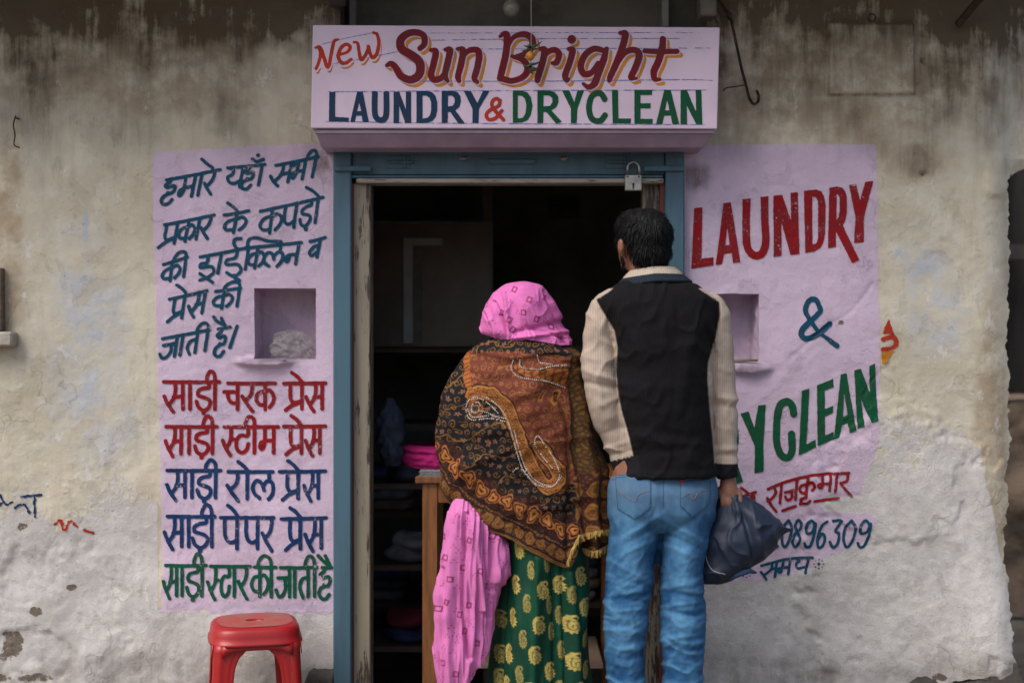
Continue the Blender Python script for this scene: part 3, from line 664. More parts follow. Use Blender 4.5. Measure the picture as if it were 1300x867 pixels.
sh += word([('ka', 320, 341), ('ii', 328.5, 345)], 37, lambda q: 719, v, 0, (323.5, 351)); sh += word([('ja', 351, 368), ('aa', 374.5, 374.5), ('ta', 381, 391.5), ('ii', 388, 399.5)], 37, lambda q: 719.5, v, 0, (357, 402.5)); sh += word([('ha', 405, 419)], 35, lambda q: 720, v, 0, (409, 421)); sh += [S([(404, 704.5), (410, 711), (416.5, 717)], v), S([(413, 705), (416, 711), (419.5, 719)], v)]
L(sh, 'green', 'dark green hand-painted Hindi words, lowest line of the left panel', 10)
# right panel: LAUNDRY & DRYCLEAN
Z = CJ(860, 210, 4.815); Pg = lambda f, o, *h: ('p', f(o), [f(x) for x in h])
sh = [Pg(Z, [(102, 262), (153, 255), (147, 570), (223, 560), (222, 610), (85, 632)]),
      Pg(Z, [(283, 230), (328, 225), (385, 590), (340, 598), (332, 535), (285, 540), (272, 605), (235, 607)], [(305, 375), (320, 487), (293, 490)]),
      ('s', cr(Z([(424, 230), (421, 350), (424, 480), (450, 535), (485, 551), (520, 535), (540, 470), (535, 340), (533, 215)])), 9.7),
      Pg(Z, [(399, 207), (448, 203), (448, 245), (398, 245)]), Pg(Z, [(508, 194), (557, 189), (558, 240), (510, 240)]),
      Pg(Z, [(586, 186), (642, 180), (697, 345), (693, 168), (738, 163), (746, 542), (692, 547), (636, 345), (638, 553), (590, 560)]),
      Pg(Z, [(775, 155), (850, 147), (880, 158), (897, 185), (908, 240), (905, 420), (895, 470), (875, 505), (840, 525), (783, 535)], [(826, 188), (847, 193), (860, 215), (862, 230), (862, 440), (855, 468), (845, 480), (828, 483)]),
      Pg(Z, [(930, 137), (975, 130), (1008, 137), (1028, 160), (1037, 200), (1037, 290), (1028, 335), (1012, 365), (1112, 578), (1068, 598), (972, 405), (970, 498), (922, 507)], [(975, 175), (986, 182), (992, 200), (993, 280), (988, 315), (974, 335)]),
      Pg(Z, [(1048, 120), (1092, 115), (1117, 215), (1145, 103), (1195, 97), (1140, 320), (1141, 470), (1080, 475), (1090, 320)])]
L(sh, 'red', 'red block capitals reading LAUNDRY, slanting upward', 20)
Z3 = CJ(860, 360, 4.3345)
sh = [('s', cr(Z3([(785, 140), (768, 95), (742, 86), (718, 105), (706, 150), (730, 200), (780, 268), (830, 305), (878, 342)])), list(np.interp(np.arange(49), [0, 12, 24, 40, 48], [6, 7, 6.5, 4.5, 7]))),
      ('s', cr(Z3([(785, 130), (785, 155), (740, 200), (692, 248), (684, 285), (715, 303), (775, 275), (838, 222)])), list(np.interp(np.arange(43), [0, 20, 30, 42], [6, 7.5, 7, 7.5])))]
L(sh, 'teal', 'teal ampersand between the two slanting words', 21)
Z4 = CJ(920, 540, 4.1286)
sh = [('p', [(940.3, 525), (950.4, 522), (957.5, 543), (962.7, 514.6), (972.4, 513.4), (968.7, 563), (969, 598), (957.5, 600.5), (958, 566)], []),
      ('s', cr([(1007.3, 525), (1005.3, 514.8), (999, 509.6), (990.6, 514), (986.5, 530.7), (985.6, 560), (990.5, 576), (999, 580.5), (1005, 572), (1004.6, 551)]), 9.2),
      ('p', [(1018, 496), (1027.7, 493), (1023.5, 563.5), (1035, 557.5), (1035.8, 567), (1013.5, 578)], []),
      ('p', [(1037.2, 489), (1058, 481), (1058.9, 491), (1047.3, 496), (1047, 519), (1057.9, 515), (1057.3, 524), (1047, 528.4), (1047.2, 553), (1058, 547.5), (1058.5, 557.5), (1037.5, 566)], []),
      Pg(Z3, [(900, 500), (932, 492), (982, 808), (945, 822), (935, 765), (905, 778), (890, 845), (858, 855)], [(918, 600), (935, 720), (910, 735)]),
      Pg(Z3, [(975, 478), (1012, 468), (1060, 600), (1057, 452), (1090, 440), (1100, 752), (1062, 765), (1012, 640), (1025, 785), (988, 798)]),
      ('p', [(888, 548), (902, 543), (911, 556), (910, 600), (903, 618), (888, 624)], [[(896, 558), (900, 558), (903, 566), (902, 594), (897, 608)]]),
      ('p', [(917, 538), (930, 533), (937, 543), (938, 562), (931, 574), (943, 611), (935, 614), (925, 584), (925, 617), (917, 620)], [[(925, 546), (929, 546), (930, 562), (925, 566)]])]
L(sh, 'signgreen', 'dark green block capitals reading DRYCLEAN, slanting upward', 22)
w3 = 3.7
sh = [S(Z4(p), w3) for p in [[(225, 332), (330, 290), (480, 256), (645, 246)], [(258, 325), (266, 350), (245, 380), (225, 396), (222, 378)], [(225, 385), (245, 420), (268, 450)], [(298, 300), (287, 405)],
      [(315, 350), (370, 335)], [(350, 345), (348, 378), (325, 388), (315, 370)], [(378, 282), (368, 385)], [(434, 268), (420, 375)], [(432, 308), (402, 312), (390, 335), (405, 352), (425, 345)], [(432, 308), (455, 296), (467, 320), (455, 338)],
      [(420, 372), (398, 385), (400, 405), (425, 407), (442, 392)], [(508, 265), (505, 318), (490, 322), (488, 306), (545, 300)], [(550, 256), (541, 337)], [(582, 252), (571, 345)], [(638, 250), (634, 284), (602, 302)], [(600, 298), (625, 332), (657, 366)],
      [(300, 444), (335, 432), (370, 420)], [(392, 410), (400, 408)], [(465, 395), (520, 386), (590, 378)], [(85, 325), (115, 348), (150, 378)], [(105, 366), (160, 348)], [(152, 352), (150, 400)], [(140, 380), (118, 388), (110, 400)]]]
L(sh, 'red', 'small red Hindi name with a line under it', 23)
DG = {'0': [[(.5, 0), (.1, .25), (.05, .7), (.4, 1), (.8, .8), (.95, .3), (.5, 0)]], '8': [[(.75, .1), (.4, 0), (.2, .22), (.5, .45), (.8, .7), (.5, 1), (.12, .8), (.3, .5), (.75, .3), (.75, .1)]],
      '9': [[(.9, .2), (.5, 0), (.15, .2), (.25, .48), (.7, .42), (.9, .12), (.9, .5), (.7, .92), (.35, 1), (.12, .85)]], '6': [[(.9, .05), (.4, .2), (.1, .6), (.25, .98), (.7, .95), (.85, .65), (.5, .5), (.15, .7)]],
      '3': [[(.2, .02), (.9, .02), (.5, .38), (.85, .5), (.85, .85), (.45, 1), (.1, .8)]], '2': [[(.15, .2), (.5, 0), (.85, .2), (.6, .55), (.1, 1), (.9, .98)]]}
sh = []
for dch, xa, xb in [('2', 248, 288), ('0', 298, 348), ('8', 352, 405), ('9', 412, 470), ('6', 480, 530), ('3', 545, 602), ('0', 618, 680), ('9', 692, 757)]:
    for st in DG[dch]: sh.append(S(Z4([(xa+(xb-xa)*p+18*(.5-q), 494+140*q) for p, q in st]), 3.7))
L(sh, 'teal', 'teal phone number painted in sloping digits', 24)
sh = [S(Z4(p), 3.5) for p in [[(190, 732), (330, 697), (455, 688)], [(248, 722), (243, 750), (212, 778)], [(188, 765), (203, 783), (216, 805)], [(240, 752), (265, 745)], [(272, 712), (262, 790)],
      [(308, 703), (296, 760), (282, 765), (282, 748), (335, 740)], [(342, 695), (332, 776)], [(372, 694), (388, 708), (372, 722), (380, 745), (420, 738)], [(436, 690), (418, 768)]]]
for cx, cy in ((487, 720), (113, 770)):
    q = Z4([(cx, cy)])[0]; sh.append(('d', q[0], q[1], 1.9))
    for k in range(8): sh.append(('d', q[0]+6*math.cos(k*.785), q[1]+5.6*math.sin(k*.785), 1.0))
L(sh, 'teal', 'teal Hindi word between two dotted flowers', 25)
# scraps of old lettering on the bare wall
sh = [S(p, 3) for p in [[(0, 628), (8, 640), (16, 637)], [(28, 630), (52, 628)], [(44, 628), (45, 655)], [(20, 644), (30, 640), (38, 650)], [(0, 641), (5, 636)]]]; L(sh, 'blue', 'scraps of old blue lettering near the left edge', 30, jit=1.4)
sh = [S(p, 3) for p in [[(70, 665), (78, 660), (80, 672)], [(84, 672), (90, 660), (98, 668)], [(108, 672), (118, 676)]]]; L(sh, 'vermilion', 'faded orange scraps of old lettering low on the left', 31, jit=1.8)
sh = [('p', [(1120, 424), (1128, 405), (1136, 424)], []), S([(1121, 431), (1134, 427), (1138, 436), (1132, 442), (1121, 443)], 5.5)]; L(sh, 'vermilion', 'fragment of an old red emblem beside the right panel', 32, jit=1.2)
sh = [('p', [(1120, 447), (1137, 445), (1132, 452), (1125, 462), (1120, 460)], [])]; L(sh, 'orange', 'fragment of old yellow paint', 33, jit=1.2)

# ------------------------------------------------------------------ sign board
SY = -.20; ks = K(SY)
sign = thing('shop_sign', 'lilac box sign lettered New Sun Bright Laundry & Dryclean above the doorway', 'sign', P(653, 100, 0))
def SG(X, Y, off=0.0):
    X = np.asarray(X, float); Y = np.asarray(Y, float); return np.stack([(X-650)*ks, np.full(X.shape, SY-off), CAM_Z-(Y-433.5)*ks], -1)
c = [P(397, 32, SY), P(914, 35, SY), P(910.5, 164, SY), P(394.5, 163, SY)]
mb = MB(); mb.add([(x, SY, z) for x, _, z in c]+[(x, .0, z) for x, _, z in c], [(0, 1, 2, 3), (4, 7, 6, 5), (0, 4, 5, 1), (1, 5, 6, 2), (2, 6, 7, 3), (3, 7, 4, 0)])
mb.build('sign_box', M['sign'], sign, bevel=.003)
M['signunder'] = simple('lilac_moulding_paint', (.40, .31, .42), .6, .2, 9, .2, .003)
z1 = P(0, 164, SY)[2]; xa, xb = (399-650)*ks, (908-650)*ks
mb = MB(); mb.box(xa, xb, -.188, -.001, z1-.011, z1-.0005, .001); mb.build('lip', M['signunder'], sign)
mb = MB(); z2 = z1-.0115; z3 = z1-.046; V_ = [(xa+.004, -.182, z2), (xb-.006, -.182, z2), (xb-.006, -.001, z2), (xa+.004, -.001, z2), (xa+.012, -.135, z3), (xb-.028, -.135, z3), (xb-.028, -.001, z3), (xa+.012, -.001, z3)]
mb.add(V_, [(0, 1, 2, 3), (4, 7, 6, 5), (0, 4, 5, 1), (1, 5, 6, 2), (2, 6, 7, 3), (3, 7, 4, 0)]); mb.build('moulding', M['signunder'], sign, bevel=.002)
Q1 = CJ(390, 20, 4.815); Q2 = CJ(650, 20, 4.815)
def taper(pts, w, n=6): q = cr(pts, n); m_ = len(q); return ('s', q, list(np.interp(np.linspace(0, 1, m_), np.linspace(0, 1, len(w)), w)))
script = [taper(Q1([(690, 203), (716, 175), (712, 125), (670, 105), (615, 112), (572, 150), (578, 205), (640, 245), (688, 290), (685, 360), (635, 393), (575, 372), (540, 318), (512, 295), (487, 306)]), [7, 8, 8, 9, 10.5, 11, 11.5, 11, 10, 9, 8, 5]),
          taper(Q1([(756, 212), (786, 222), (772, 300), (757, 360), (775, 393), (815, 385), (838, 355)]), [5, 8.5, 8.5, 8.5, 8, 6]), taper(Q1([(845, 210), (872, 214), (858, 290), (842, 365), (858, 402)]), [5, 8.5, 8.5, 8, 5]),
          taper(Q1([(920, 205), (952, 215), (940, 300), (922, 372), (928, 400)]), [5, 8.5, 8.5, 8, 6]), taper(Q1([(945, 265), (985, 218), (1035, 212), (1052, 245), (1037, 330), (1022, 385), (1040, 408)]), [4, 7.5, 8.5, 8.5, 8, 5]),
          taper(Q1([(1178, 130), (1205, 112), (1222, 130), (1215, 230), (1190, 340), (1178, 385)]), [4, 7, 9, 9, 9, 8]),
          taper([(636, 100), (650, 103), (664, 98), (670, 88), (664, 77), (650, 72)], [8, 7.5, 8, 9, 8, 5]), taper([(645, 60), (652, 48), (664, 44), (674, 48), (676, 58), (668, 68), (652, 73)], [4, 6, 8, 9, 9, 7.5, 5]),
          taper(Q2([(172, 205), (198, 212), (188, 280), (160, 370), (155, 398)]), [5, 8.5, 8.5, 8.5, 7]), taper(Q2([(185, 285), (215, 228), (262, 212), (288, 240), (272, 288), (248, 292)]), [4, 7, 8, 8, 8, 5]),
          taper(Q2([(345, 205), (370, 215), (352, 290), (325, 365), (335, 398), (352, 385)]), [5, 8.5, 8.5, 8.5, 6, 3]), ('d', *Q2([(365, 147)])[0], 5.6),
          taper(Q2([(560, 215), (500, 205), (445, 245), (420, 310), (440, 358), (485, 350), (525, 290)]), [7, 8, 8.5, 8.5, 8, 5]), taper(Q2([(578, 205), (560, 270), (530, 350), (505, 415), (468, 438), (435, 418)]), [6, 9, 9, 9, 7, 4]),
          taper(Q2([(660, 108), (692, 115), (675, 195), (635, 300), (602, 370), (595, 398)]), [5, 9, 9, 9, 8, 6]), taper(Q2([(640, 310), (690, 230), (748, 212), (778, 245), (752, 325), (728, 380), (762, 385)]), [4, 7.5, 8.5, 9, 8.5, 3]),
          taper(Q2([(922, 145), (918, 200), (895, 280), (868, 340), (872, 388), (905, 392)]), [8, 9, 9, 9, 7, 4]), taper(Q2([(812, 218), (910, 222), (1008, 220)]), [6.5, 7, 6.5])]
def shift(s, dx, dy, dw=0):
    if s[0] == 'd': return ('d', s[1]+dx, s[2]+dy, s[3]+dw/2)
    q = np.array(s[1])+(dx, dy); w_ = [x+dw for x in s[2]] if np.ndim(s[2]) else s[2]+dw; return ('s', q, w_)
letter_mesh('lettering', [shift(s, 4.6, 4.6) for s in script]+[shift(s, 2.3, 3) for s in script], SG, M['orange'], sign, 'orange drop shade behind the script words', off=.0006, jit=.25, seed=40)
letter_mesh('lettering', [shift(s, 1.1, 1.1, 1.0) for s in script], SG, M['gap'], sign, 'pale outline of the script words', off=.0010, jit=.15, seed=41)
letter_mesh('lettering', script, SG, M['maroon'], sign, 'maroon brush script reading Sun Bright', off=.0014, jit=.2, seed=42)
new = [taper(Q1([(55, 325), (70, 290), (82, 235), (72, 195)]), [4, 4, 4.5, 4]), taper(Q1([(52, 198), (78, 195), (100, 250), (122, 312), (135, 300), (150, 220), (165, 160), (190, 148)]), [3, 4.5, 5, 5, 4.5, 4.5, 4.5, 3]),
       taper(Q1([(205, 238), (245, 225), (263, 195), (240, 178), (208, 198), (190, 248), (208, 288), (240, 290), (270, 268)]), [3.5, 4.5, 4.5, 5, 5, 4]),
       taper(Q1([(285, 165), (308, 170), (318, 225), (330, 270), (352, 250), (370, 215), (375, 190), (385, 235), (402, 258), (425, 235), (438, 175), (428, 118), (405, 106)]), [3, 4.5, 5, 4.5, 4.5, 5, 4.5, 3.5])]
letter_mesh('lettering', [shift(s, 2.0, 5.2, -.8) for s in new], SG, M['orange'], sign, 'orange shade under the small slanting word', off=.0006, jit=.3, seed=43)
letter_mesh('lettering', [shift(s, .3, 2.0, 1.3) for s in new]+[('p', Q1([(40, 190), (440, 95), (450, 235), (40, 335)]), [])], SG, M['sign'], sign, 'pale ground of the small slanting word', off=.0010, jit=.2, seed=44)
letter_mesh('lettering', new, SG, M['vermilion'], sign, 'vermilion word New, slanting', off=.0014, jit=.35, seed=45)
nav = [Pg(Q1, [(135, 467), (172, 467), (170, 620), (255, 625), (252, 650), (133, 648)]), Pg(Q1, [(305, 467), (340, 467), (377, 652), (340, 652), (333, 612), (300, 612), (290, 652), (263, 652)], [(318, 530), (330, 585), (305, 585)]),
       ('s', cr(Q1([(413, 480), (413, 590), (425, 628), (450, 640), (475, 628), (484, 590), (484, 480)])), 7.4), Pg(Q1, [(395, 467), (431, 467), (431, 485), (395, 485)]), Pg(Q1, [(466, 467), (502, 467), (502, 485), (466, 485)]),
       Pg(Q1, [(528, 467), (563, 467), (603, 575), (603, 467), (635, 467), (635, 658), (600, 658), (562, 550), (562, 658), (528, 658)]),
       Pg(Q1, [(668, 462), (735, 462), (765, 470), (785, 492), (795, 530), (795, 580), (785, 620), (765, 645), (735, 656), (668, 658)], [(705, 490), (730, 491), (748, 505), (757, 530), (758, 580), (750, 612), (735, 626), (705, 630)]),
       Pg(Q1, [(822, 462), (890, 462), (920, 470), (937, 495), (940, 525), (930, 560), (905, 580), (965, 660), (925, 662), (875, 590), (860, 590), (858, 657), (822, 657)], [(860, 490), (885, 490), (900, 505), (902, 530), (890, 552), (860, 558)]),
       Pg(Q1, [(957, 462), (1000, 462), (1040, 535), (1075, 462), (1115, 462), (1050, 570), (1047, 658), (1010, 658), (1010, 570)])]
letter_mesh('lettering', nav, SG, M['navy'], sign, 'navy block capitals reading LAUNDRY', off=.0014, jit=.18, seed=46)
letter_mesh('lettering', [S(Q1([(1178, 525), (1160, 508), (1135, 520), (1130, 552), (1155, 590), (1200, 638)]), 4.6), S(Q1([(1178, 520), (1170, 552), (1115, 580), (1095, 608), (1110, 635), (1150, 628), (1190, 582)]), 4.6)], SG, M['vermilion'], sign, 'vermilion ampersand', off=.0014, jit=.2, seed=47)
gr = [Pg(Q2, [(5, 458), (60, 460), (95, 472), (115, 500), (125, 550), (115, 608), (95, 640), (60, 654), (5, 657)], [(35, 488), (60, 492), (78, 508), (88, 545), (82, 600), (65, 626), (35, 630)]),
      Pg(Q2, [(155, 458), (230, 460), (262, 470), (282, 495), (284, 530), (270, 562), (240, 580), (305, 650), (270, 662), (210, 590), (192, 590), (190, 658), (155, 658)], [(192, 488), (228, 490), (245, 505), (247, 530), (232, 552), (192, 555)]),
      Pg(Q2, [(305, 458), (350, 458), (380, 530), (400, 458), (440, 458), (400, 570), (395, 658), (360, 658), (360, 570)]), ('s', cr(Q2([(566, 512), (545, 480), (515, 476), (485, 500), (470, 560), (482, 622), (512, 645), (545, 640), (568, 610)])), 7.4),
      Pg(Q2, [(610, 455), (648, 455), (650, 630), (727, 630), (725, 660), (615, 660)]), Pg(Q2, [(748, 455), (857, 455), (855, 487), (785, 487), (785, 537), (847, 537), (847, 568), (785, 568), (785, 632), (860, 632), (858, 663), (748, 663)]),
      Pg(Q2, [(930, 455), (970, 455), (1022, 665), (980, 665), (970, 612), (930, 612), (918, 665), (880, 665)], [(948, 515), (962, 580), (935, 580)]), Pg(Q2, [(1030, 455), (1068, 455), (1125, 590), (1122, 455), (1157, 455), (1163, 665), (1125, 665), (1068, 550), (1070, 665), (1030, 665)])]
letter_mesh('lettering', gr, SG, M['signgreen'], sign, 'dark green block capitals reading DRYCLEAN', off=.0014, jit=.18, seed=48)
gl = [S([(544, 42.5), (700, 42), (901, 41.8)], .5), S([(546, 51.5), (700, 49.5), (862, 49.3)], .7), S([(560, 63), (750, 62), (902, 61.4)], .7), S([(520, 103.5), (700, 103.3), (862, 101.5), (904, 102.5)], .8), S([(417, 116.8), (600, 115.6), (896, 114.6)], .8), S([(414, 154.5), (600, 157), (895, 158.5)], .7), S([(408, 57), (444, 48), (476, 42)], .9), S([(420, 82), (470, 73), (504, 66)], .8)]
letter_mesh('guide_line', gl, SG, M['guide'], sign, 'thin blue chalk guide lines', off=.0012, jit=.45, res=.45, seed=49)

# ------------------------------------------------------------------ door frame
dz = lambda py, y: P(0, py, y)[2]
def bxp(mb, x0, x1, y0, y1, pt, pb, b=.002):  # box whose front face (at y0) covers these wall places
    k = K(y0); return mb.box((x0-650)*k, (x1-650)*k, y0, y1, CAM_Z-(pb-433.5)*k, CAM_Z-(pt-433.5)*k, b)
fr = thing('door_frame', 'slate blue wooden door frame with peeling cream jambs under the sign', 'door frame', P(645, 985, 0))
for (a, b_) in ((423, 446), (845, 869)): bxp(MB(), a, b_, -.035, .05, 183, 990, .004).build('post', M['frame'], fr)
mb = MB(); bxp(mb, 447, 844, -.018, .06, 188, 222); bxp(mb, 447, 844, -.030, -.0185, 183, 191); bxp(mb, 447, 844, -.026, -.0185, 193, 196); mb.build('header', M['frame'], fr)
bxp(MB(), 445, 842, -.026, .05, 222.5, 226).build('header_lip', M['frame'], fr)
bxp(MB(), 452, 843, -.030, .055, 226.5, 232.5, .003).build('worn_batten', M['rawwood'], fr)
for (a, b_) in ((424, 471), (818, 869)):
    mb = MB(); bxp(mb, a, b_, -.045, -.036, 210.5, 217.5); mb.build('hinge_strap', M['frame'], fr)
bxp(MB(), 448, 470, -.004, .10, 233, 990, .003).build('jamb', M['jamb'], fr); bxp(MB(), 446.4, 449, -.012, .02, 233, 990, .001).build('primer_strip', M['jambred'], fr)
bxp(MB(), 816, 843.5, .02, .10, 233, 990, .003).build('jamb', M['jamb'], fr); bxp(MB(), 838, 844.6, -.008, .019, 233, 990, .001).build('primer_strip', M['jambred'], fr)
for cx in (506, 786):   # tower bolts on the header
    mb = MB(); bxp(mb, cx-17, cx+14, -.0215, -.018, 198, 214, .001); mb.tube([P(cx-14, 206, -.026), P(cx+18, 206, -.026)], .005); mb.tube([P(cx+8, 199, -.024), P(cx+8, 213, -.024)], .004); mb.build('bolt_latch', M['frame'], fr, smooth=False)
mb = MB(); bxp(mb, 620, 680, -.026, -.018, 202, 208.5, .002); mb.build('handle_bar', M['frame'], fr)
for cx in (589, 716):
    mb = MB(); mb.tube([P(cx-5, 201, -.022), P(cx, 203, -.03), P(cx+5, 200, -.022)], .003); mb.ball(P(cx, 202, -.024), .008); mb.build('staple', M['steel'], fr)
# padlock
pl = thing('padlock', 'steel padlock hanging by its shackle from the door header', 'padlock', P(804, 232, -.04))
bxp(MB(), 793.5, 815, -.056, -.036, 221.5, 242.5, .003).build('lock_body', M['steel'], pl)
sp = [P(804+7.5*math.cos(a), 214-8*math.sin(a), -.046) for a in np.linspace(0, math.pi, 9)]
MB().tube([P(811.5, 222, -.046)]+sp+[P(796.5, 220, -.046)], .0042).build('shackle', M['steel'], pl, smooth=True)
mb = MB(); mb.ball(P(804, 234, -.0562), (.004, .002, .004)); bxp(mb, 803, 805, -.0575, -.0565, 235, 240, 0); mb.build('keyhole', M['brasshole'], pl)
for q in (797, 811): MB().ball(P(q, 224.5, -.0562), (.003, .0012, .003)).build('rivet', M['brasshole'], pl)

# ------------------------------------------------------------------ structure: plinth, ground, slab, backdrop
def sheet(x0, x1, y0, y1, z, n=60, amp=.01, s=0):
    X, Y = np.meshgrid(np.linspace(x0, x1, n), np.linspace(y0, y1, n)); return np.stack([X, Y, z+(fbm(X*2, Y*2, s)-.5)*amp], -1)
def sheet_obj(name, g_, m, par=None, kind=None):
    n, k = g_.shape[:2]; i = np.arange(n-1)[:, None]; j = np.arange(k-1)[None]; F = np.stack([i*k+j, i*k+j+1, (i+1)*k+j+1, (i+1)*k+j], -1).reshape(-1, 4)
    return link(name, mesh_np(name, g_.reshape(-1, 3), F.astype(np.int32), m), par, kind=kind)
gx = np.concatenate([[-200, -60, -20], np.linspace(-8, 8, 90), [20, 60, 200]]); X, Y = np.meshgrid(gx, gx)
sheet_obj('ground', np.stack([X, Y, (fbm(X*2, Y*2, 3)-.5)*.03*(np.abs(X) < 7)*(np.abs(Y) < 7)-.015], -1), M['ground'], kind='structure')
# rough stone plinth the plaster stops on
def plinth(xa, xb):
    X = np.linspace(xa, xb, 160); rows = []
    for (pz, yo) in [(835, .03), (845, .02), (851, -.004), (858, -.02), (880, -.03), (905, -.032), (940, -.034), (990, -.036)]:
        k = K(0); z = CAM_Z-(pz+(BOT(X)-852 if pz < 930 else 0)-433.5)*k; z = np.maximum(z, -.01); rows.append(np.stack([(X-650)*k, np.full(X.shape, yo)+(fbm(X/14, X*0+pz, 3)-.5)*.03-(.012 if pz > 850 else 0)-.055*ss(1200, 1290, X), z+(fbm(X/20, X*0+pz, 13)-.5)*.02*(z > .05)], -1))
    g_ = np.array(rows); g_ = g_[::-1]; return sheet_obj('plinth', g_, M['stone'], shop)
plinth(-400, 424); plinth(868, 1300)
# wall mass: top and far side closed by an overhanging slab; room behind
slab = MB(); slab.box(-2.56, 1.75, -.55, .02, 2.60, 2.72, .006); slab.build('overhang', M['concrete'], shop)
st = MB(); st.tube([P(1216, 32, -.02), (P(1216, 32)[0]+.18, -.40, 2.60)], .012); st.build('bracket', M['iron'], shop)
# dark recess over the sign
k0 = K(0); rx0, rx1 = (432-650)*k0, (892-650)*k0; rz0, rz1 = CAM_Z-(34-433.5)*k0, CAM_Z-(-70-433.5)*k0
mb = MB(); mb.add([(rx0, .0, rz0), (rx1, 0, rz0), (rx1, .16, rz0), (rx0, .16, rz0), (rx0, 0, rz1), (rx1, 0, rz1), (rx1, .16, rz1), (rx0, .16, rz1)], [(0, 1, 2, 3), (3, 2, 6, 7), (0, 3, 7, 4), (1, 5, 6, 2), (4, 7, 6, 5)]); mb.build('recess', M['concrete'], shop)
mb = MB(); mb.box(rx0-.03, rx0+.02, -.13, -.012, 2.375, 2.45, .005); mb.build('beam_end', M['concrete'], shop)
mb = MB(); mb.box(rx1-.02, rx1+.03, -.10, -.012, 2.33, 2.45, .005); mb.build('beam_end', M['concrete'], shop)
# room
mb = MB(); x0, x1, y0, y1, z0, z1 = -1.4, 1.4, .19, 2.6, .0, 2.5
mb.add([(x0, y0, z0), (x1, y0, z0), (x1, y1, z0), (x0, y1, z0), (x0, y0, z1), (x1, y0, z1), (x1, y1, z1), (x0, y1, z1)], [(0, 1, 2, 3), (3, 2, 6, 7), (0, 3, 7, 4), (1, 5, 6, 2), (4, 7, 6, 5)]); mb.build('room_shell', M['dark'], shop)
# front inner faces around the opening, so light only comes by the door
mb = MB(); ox0, ox1 = (447-650)*k0, (845-650)*k0; oz = CAM_Z-(200-433.5)*k0
mb.box(x0, ox0, .10, .115, 0, .1); mb.box(x0, ox0, .185, .20, 0, z1); mb.box(ox0-.02, ox0, .101, .184, 0, z1); mb.box(ox1, x1, .185, .20, 0, z1); mb.box(ox1, ox1+.02, .101, .184, 0, z1); mb.box(ox0, ox1, .101, .20, oz, oz+.02); mb.box(ox0, ox1, .185, .20, oz+.0205, z1); mb.build('inner_wall', M['dark'], shop)
mb = MB(); mb.box(-2.54, -1.4, .14, 2.6, 0, 2.6); mb.build('side_mass', M['dark'], shop)
# window sill at far left
mb = MB(); bxp(mb, -182, 15, -.05, .02, 421, 440, .006); mb.build('sill', M['sign'] if False else simple('sill_plaster', (.42, .39, .33), .9, .3, 20, .5, .005), shop)
bxp(MB(), -170, 1.5, -.028, .02, 340, 420, .003).build('shutter', M['darkwood'], shop)

# far side of the lane beyond the wall's end
X, Z_ = np.meshgrid(np.linspace(1.5, 5.5, 90), np.linspace(0, 1.06, 40)); g_ = np.stack([X, 2.6+(fbm(X*4, Z_*5, 21)-.5)*.35, Z_], -1)
mw = sheet_obj('mud_wall', g_, M['mud']); mw['label'] = 'low brown mud bank beyond the right end of the shop wall'; mw['category'] = 'wall'
top = np.stack([X[:6], 2.6+np.linspace(-.02, 1.8, 6)[:, None]+0*X[:6], np.full(X[:6].shape, 1.06)+(fbm(X[:6]*3, X[:6]*0, 5)-.5)*.06], -1); o = sheet_obj('bank_top', top, M['mud'], mw)
fence = thing('pole_fence', 'dark upright poles and boards standing behind the mud bank at right', 'fence', (2.9, 3.2, 1.0))
for i in range(16):
    x = 1.9+i*.19+R.uniform(-.03, .03); MB().tube([(x, 3.25, 1.0), (x+R.uniform(-.04, .04), 3.25+R.uniform(-.05, .05), 3.4)], R.uniform(.03, .06), 8).build('pole', M['pole'], fence, smooth=True)
mb = MB(); mb.box(1.7, 5.3, 3.36, 3.4, .9, 3.6); mb.build('board', M['pole'], fence)
mb = MB(); mb.box(1.7, 5.3, 3.14, 3.18, 1.78, 1.86); mb.build('rail', M['pole'], fence)
# ------------------------------------------------------------------ small things on the wall
hk = thing('iron_hook', 'rusty twisted iron rod bent into a hook beside the sign', 'hook', P(960, 120, -.02))
q = [(908, -6), (918, 8), (927, 22), (930, 34), (936, 62), (941, 86), (947, 108), (951, 124), (956, 132), (962, 130), (963, 122), (961, 116)]
MB().tube([P(a, b_, -.03-.012*math.sin(i)) for i, (a, b_) in enumerate(cr(q, 4))], .0045, 7).build('rod', M['iron'], hk, smooth=True)
mb = MB(); mb.tube([P(a, b_, -.035) for a, b_ in cr([(946, 108), (935, 110), (922, 112), (918, 116)], 4)], .002, 6)
mb.build('binding_wire', M['iron'], hk, smooth=True); mb = MB(); mb.tube([P(a, b_, -.03) for a, b_ in cr([(907, 2), (905, 14), (910, 30)], 4)], .002, 6)
mb.build('binding_wire', M['iron'], hk, smooth=True); mb = MB()
for i in range(10): mb.tube([P(924+R.uniform(-5, 5), 16+R.uniform(-6, 6), -.035), P(927+R.uniform(-4, 4), 24+R.uniform(-5, 5), -.03)], .0014, 5)
mb.build('wire_knot', M['iron'], hk, kind='stuff', smooth=True)
nw = thing('nail', 'rusty nail with a bent wire hanging from it on the upper left wall', 'nail', P(19, 150, -.01))
mb = MB(); mb.tube([P(24, 151, .0), P(20, 150, -.05)], .003, 6); mb.build('shank', M['iron'], nw)
MB().tube([P(a, b_, -.035) for a, b_ in cr([(20, 147), (17, 158), (19, 172), (18, 184), (25, 188)], 4)], .0022, 6).build('wire', M['iron'], nw, smooth=True)
rg = thing('wall_ring', 'small iron ring above the raised plaster square', 'ring', P(1107, 24, -.02))
MB().tube([P(1107+4.5*math.cos(a), 23+5*math.sin(a), -.025) for a in np.linspace(0, 6.3, 14)], .0025, 6).build('ring', M['iron'], rg, smooth=True)
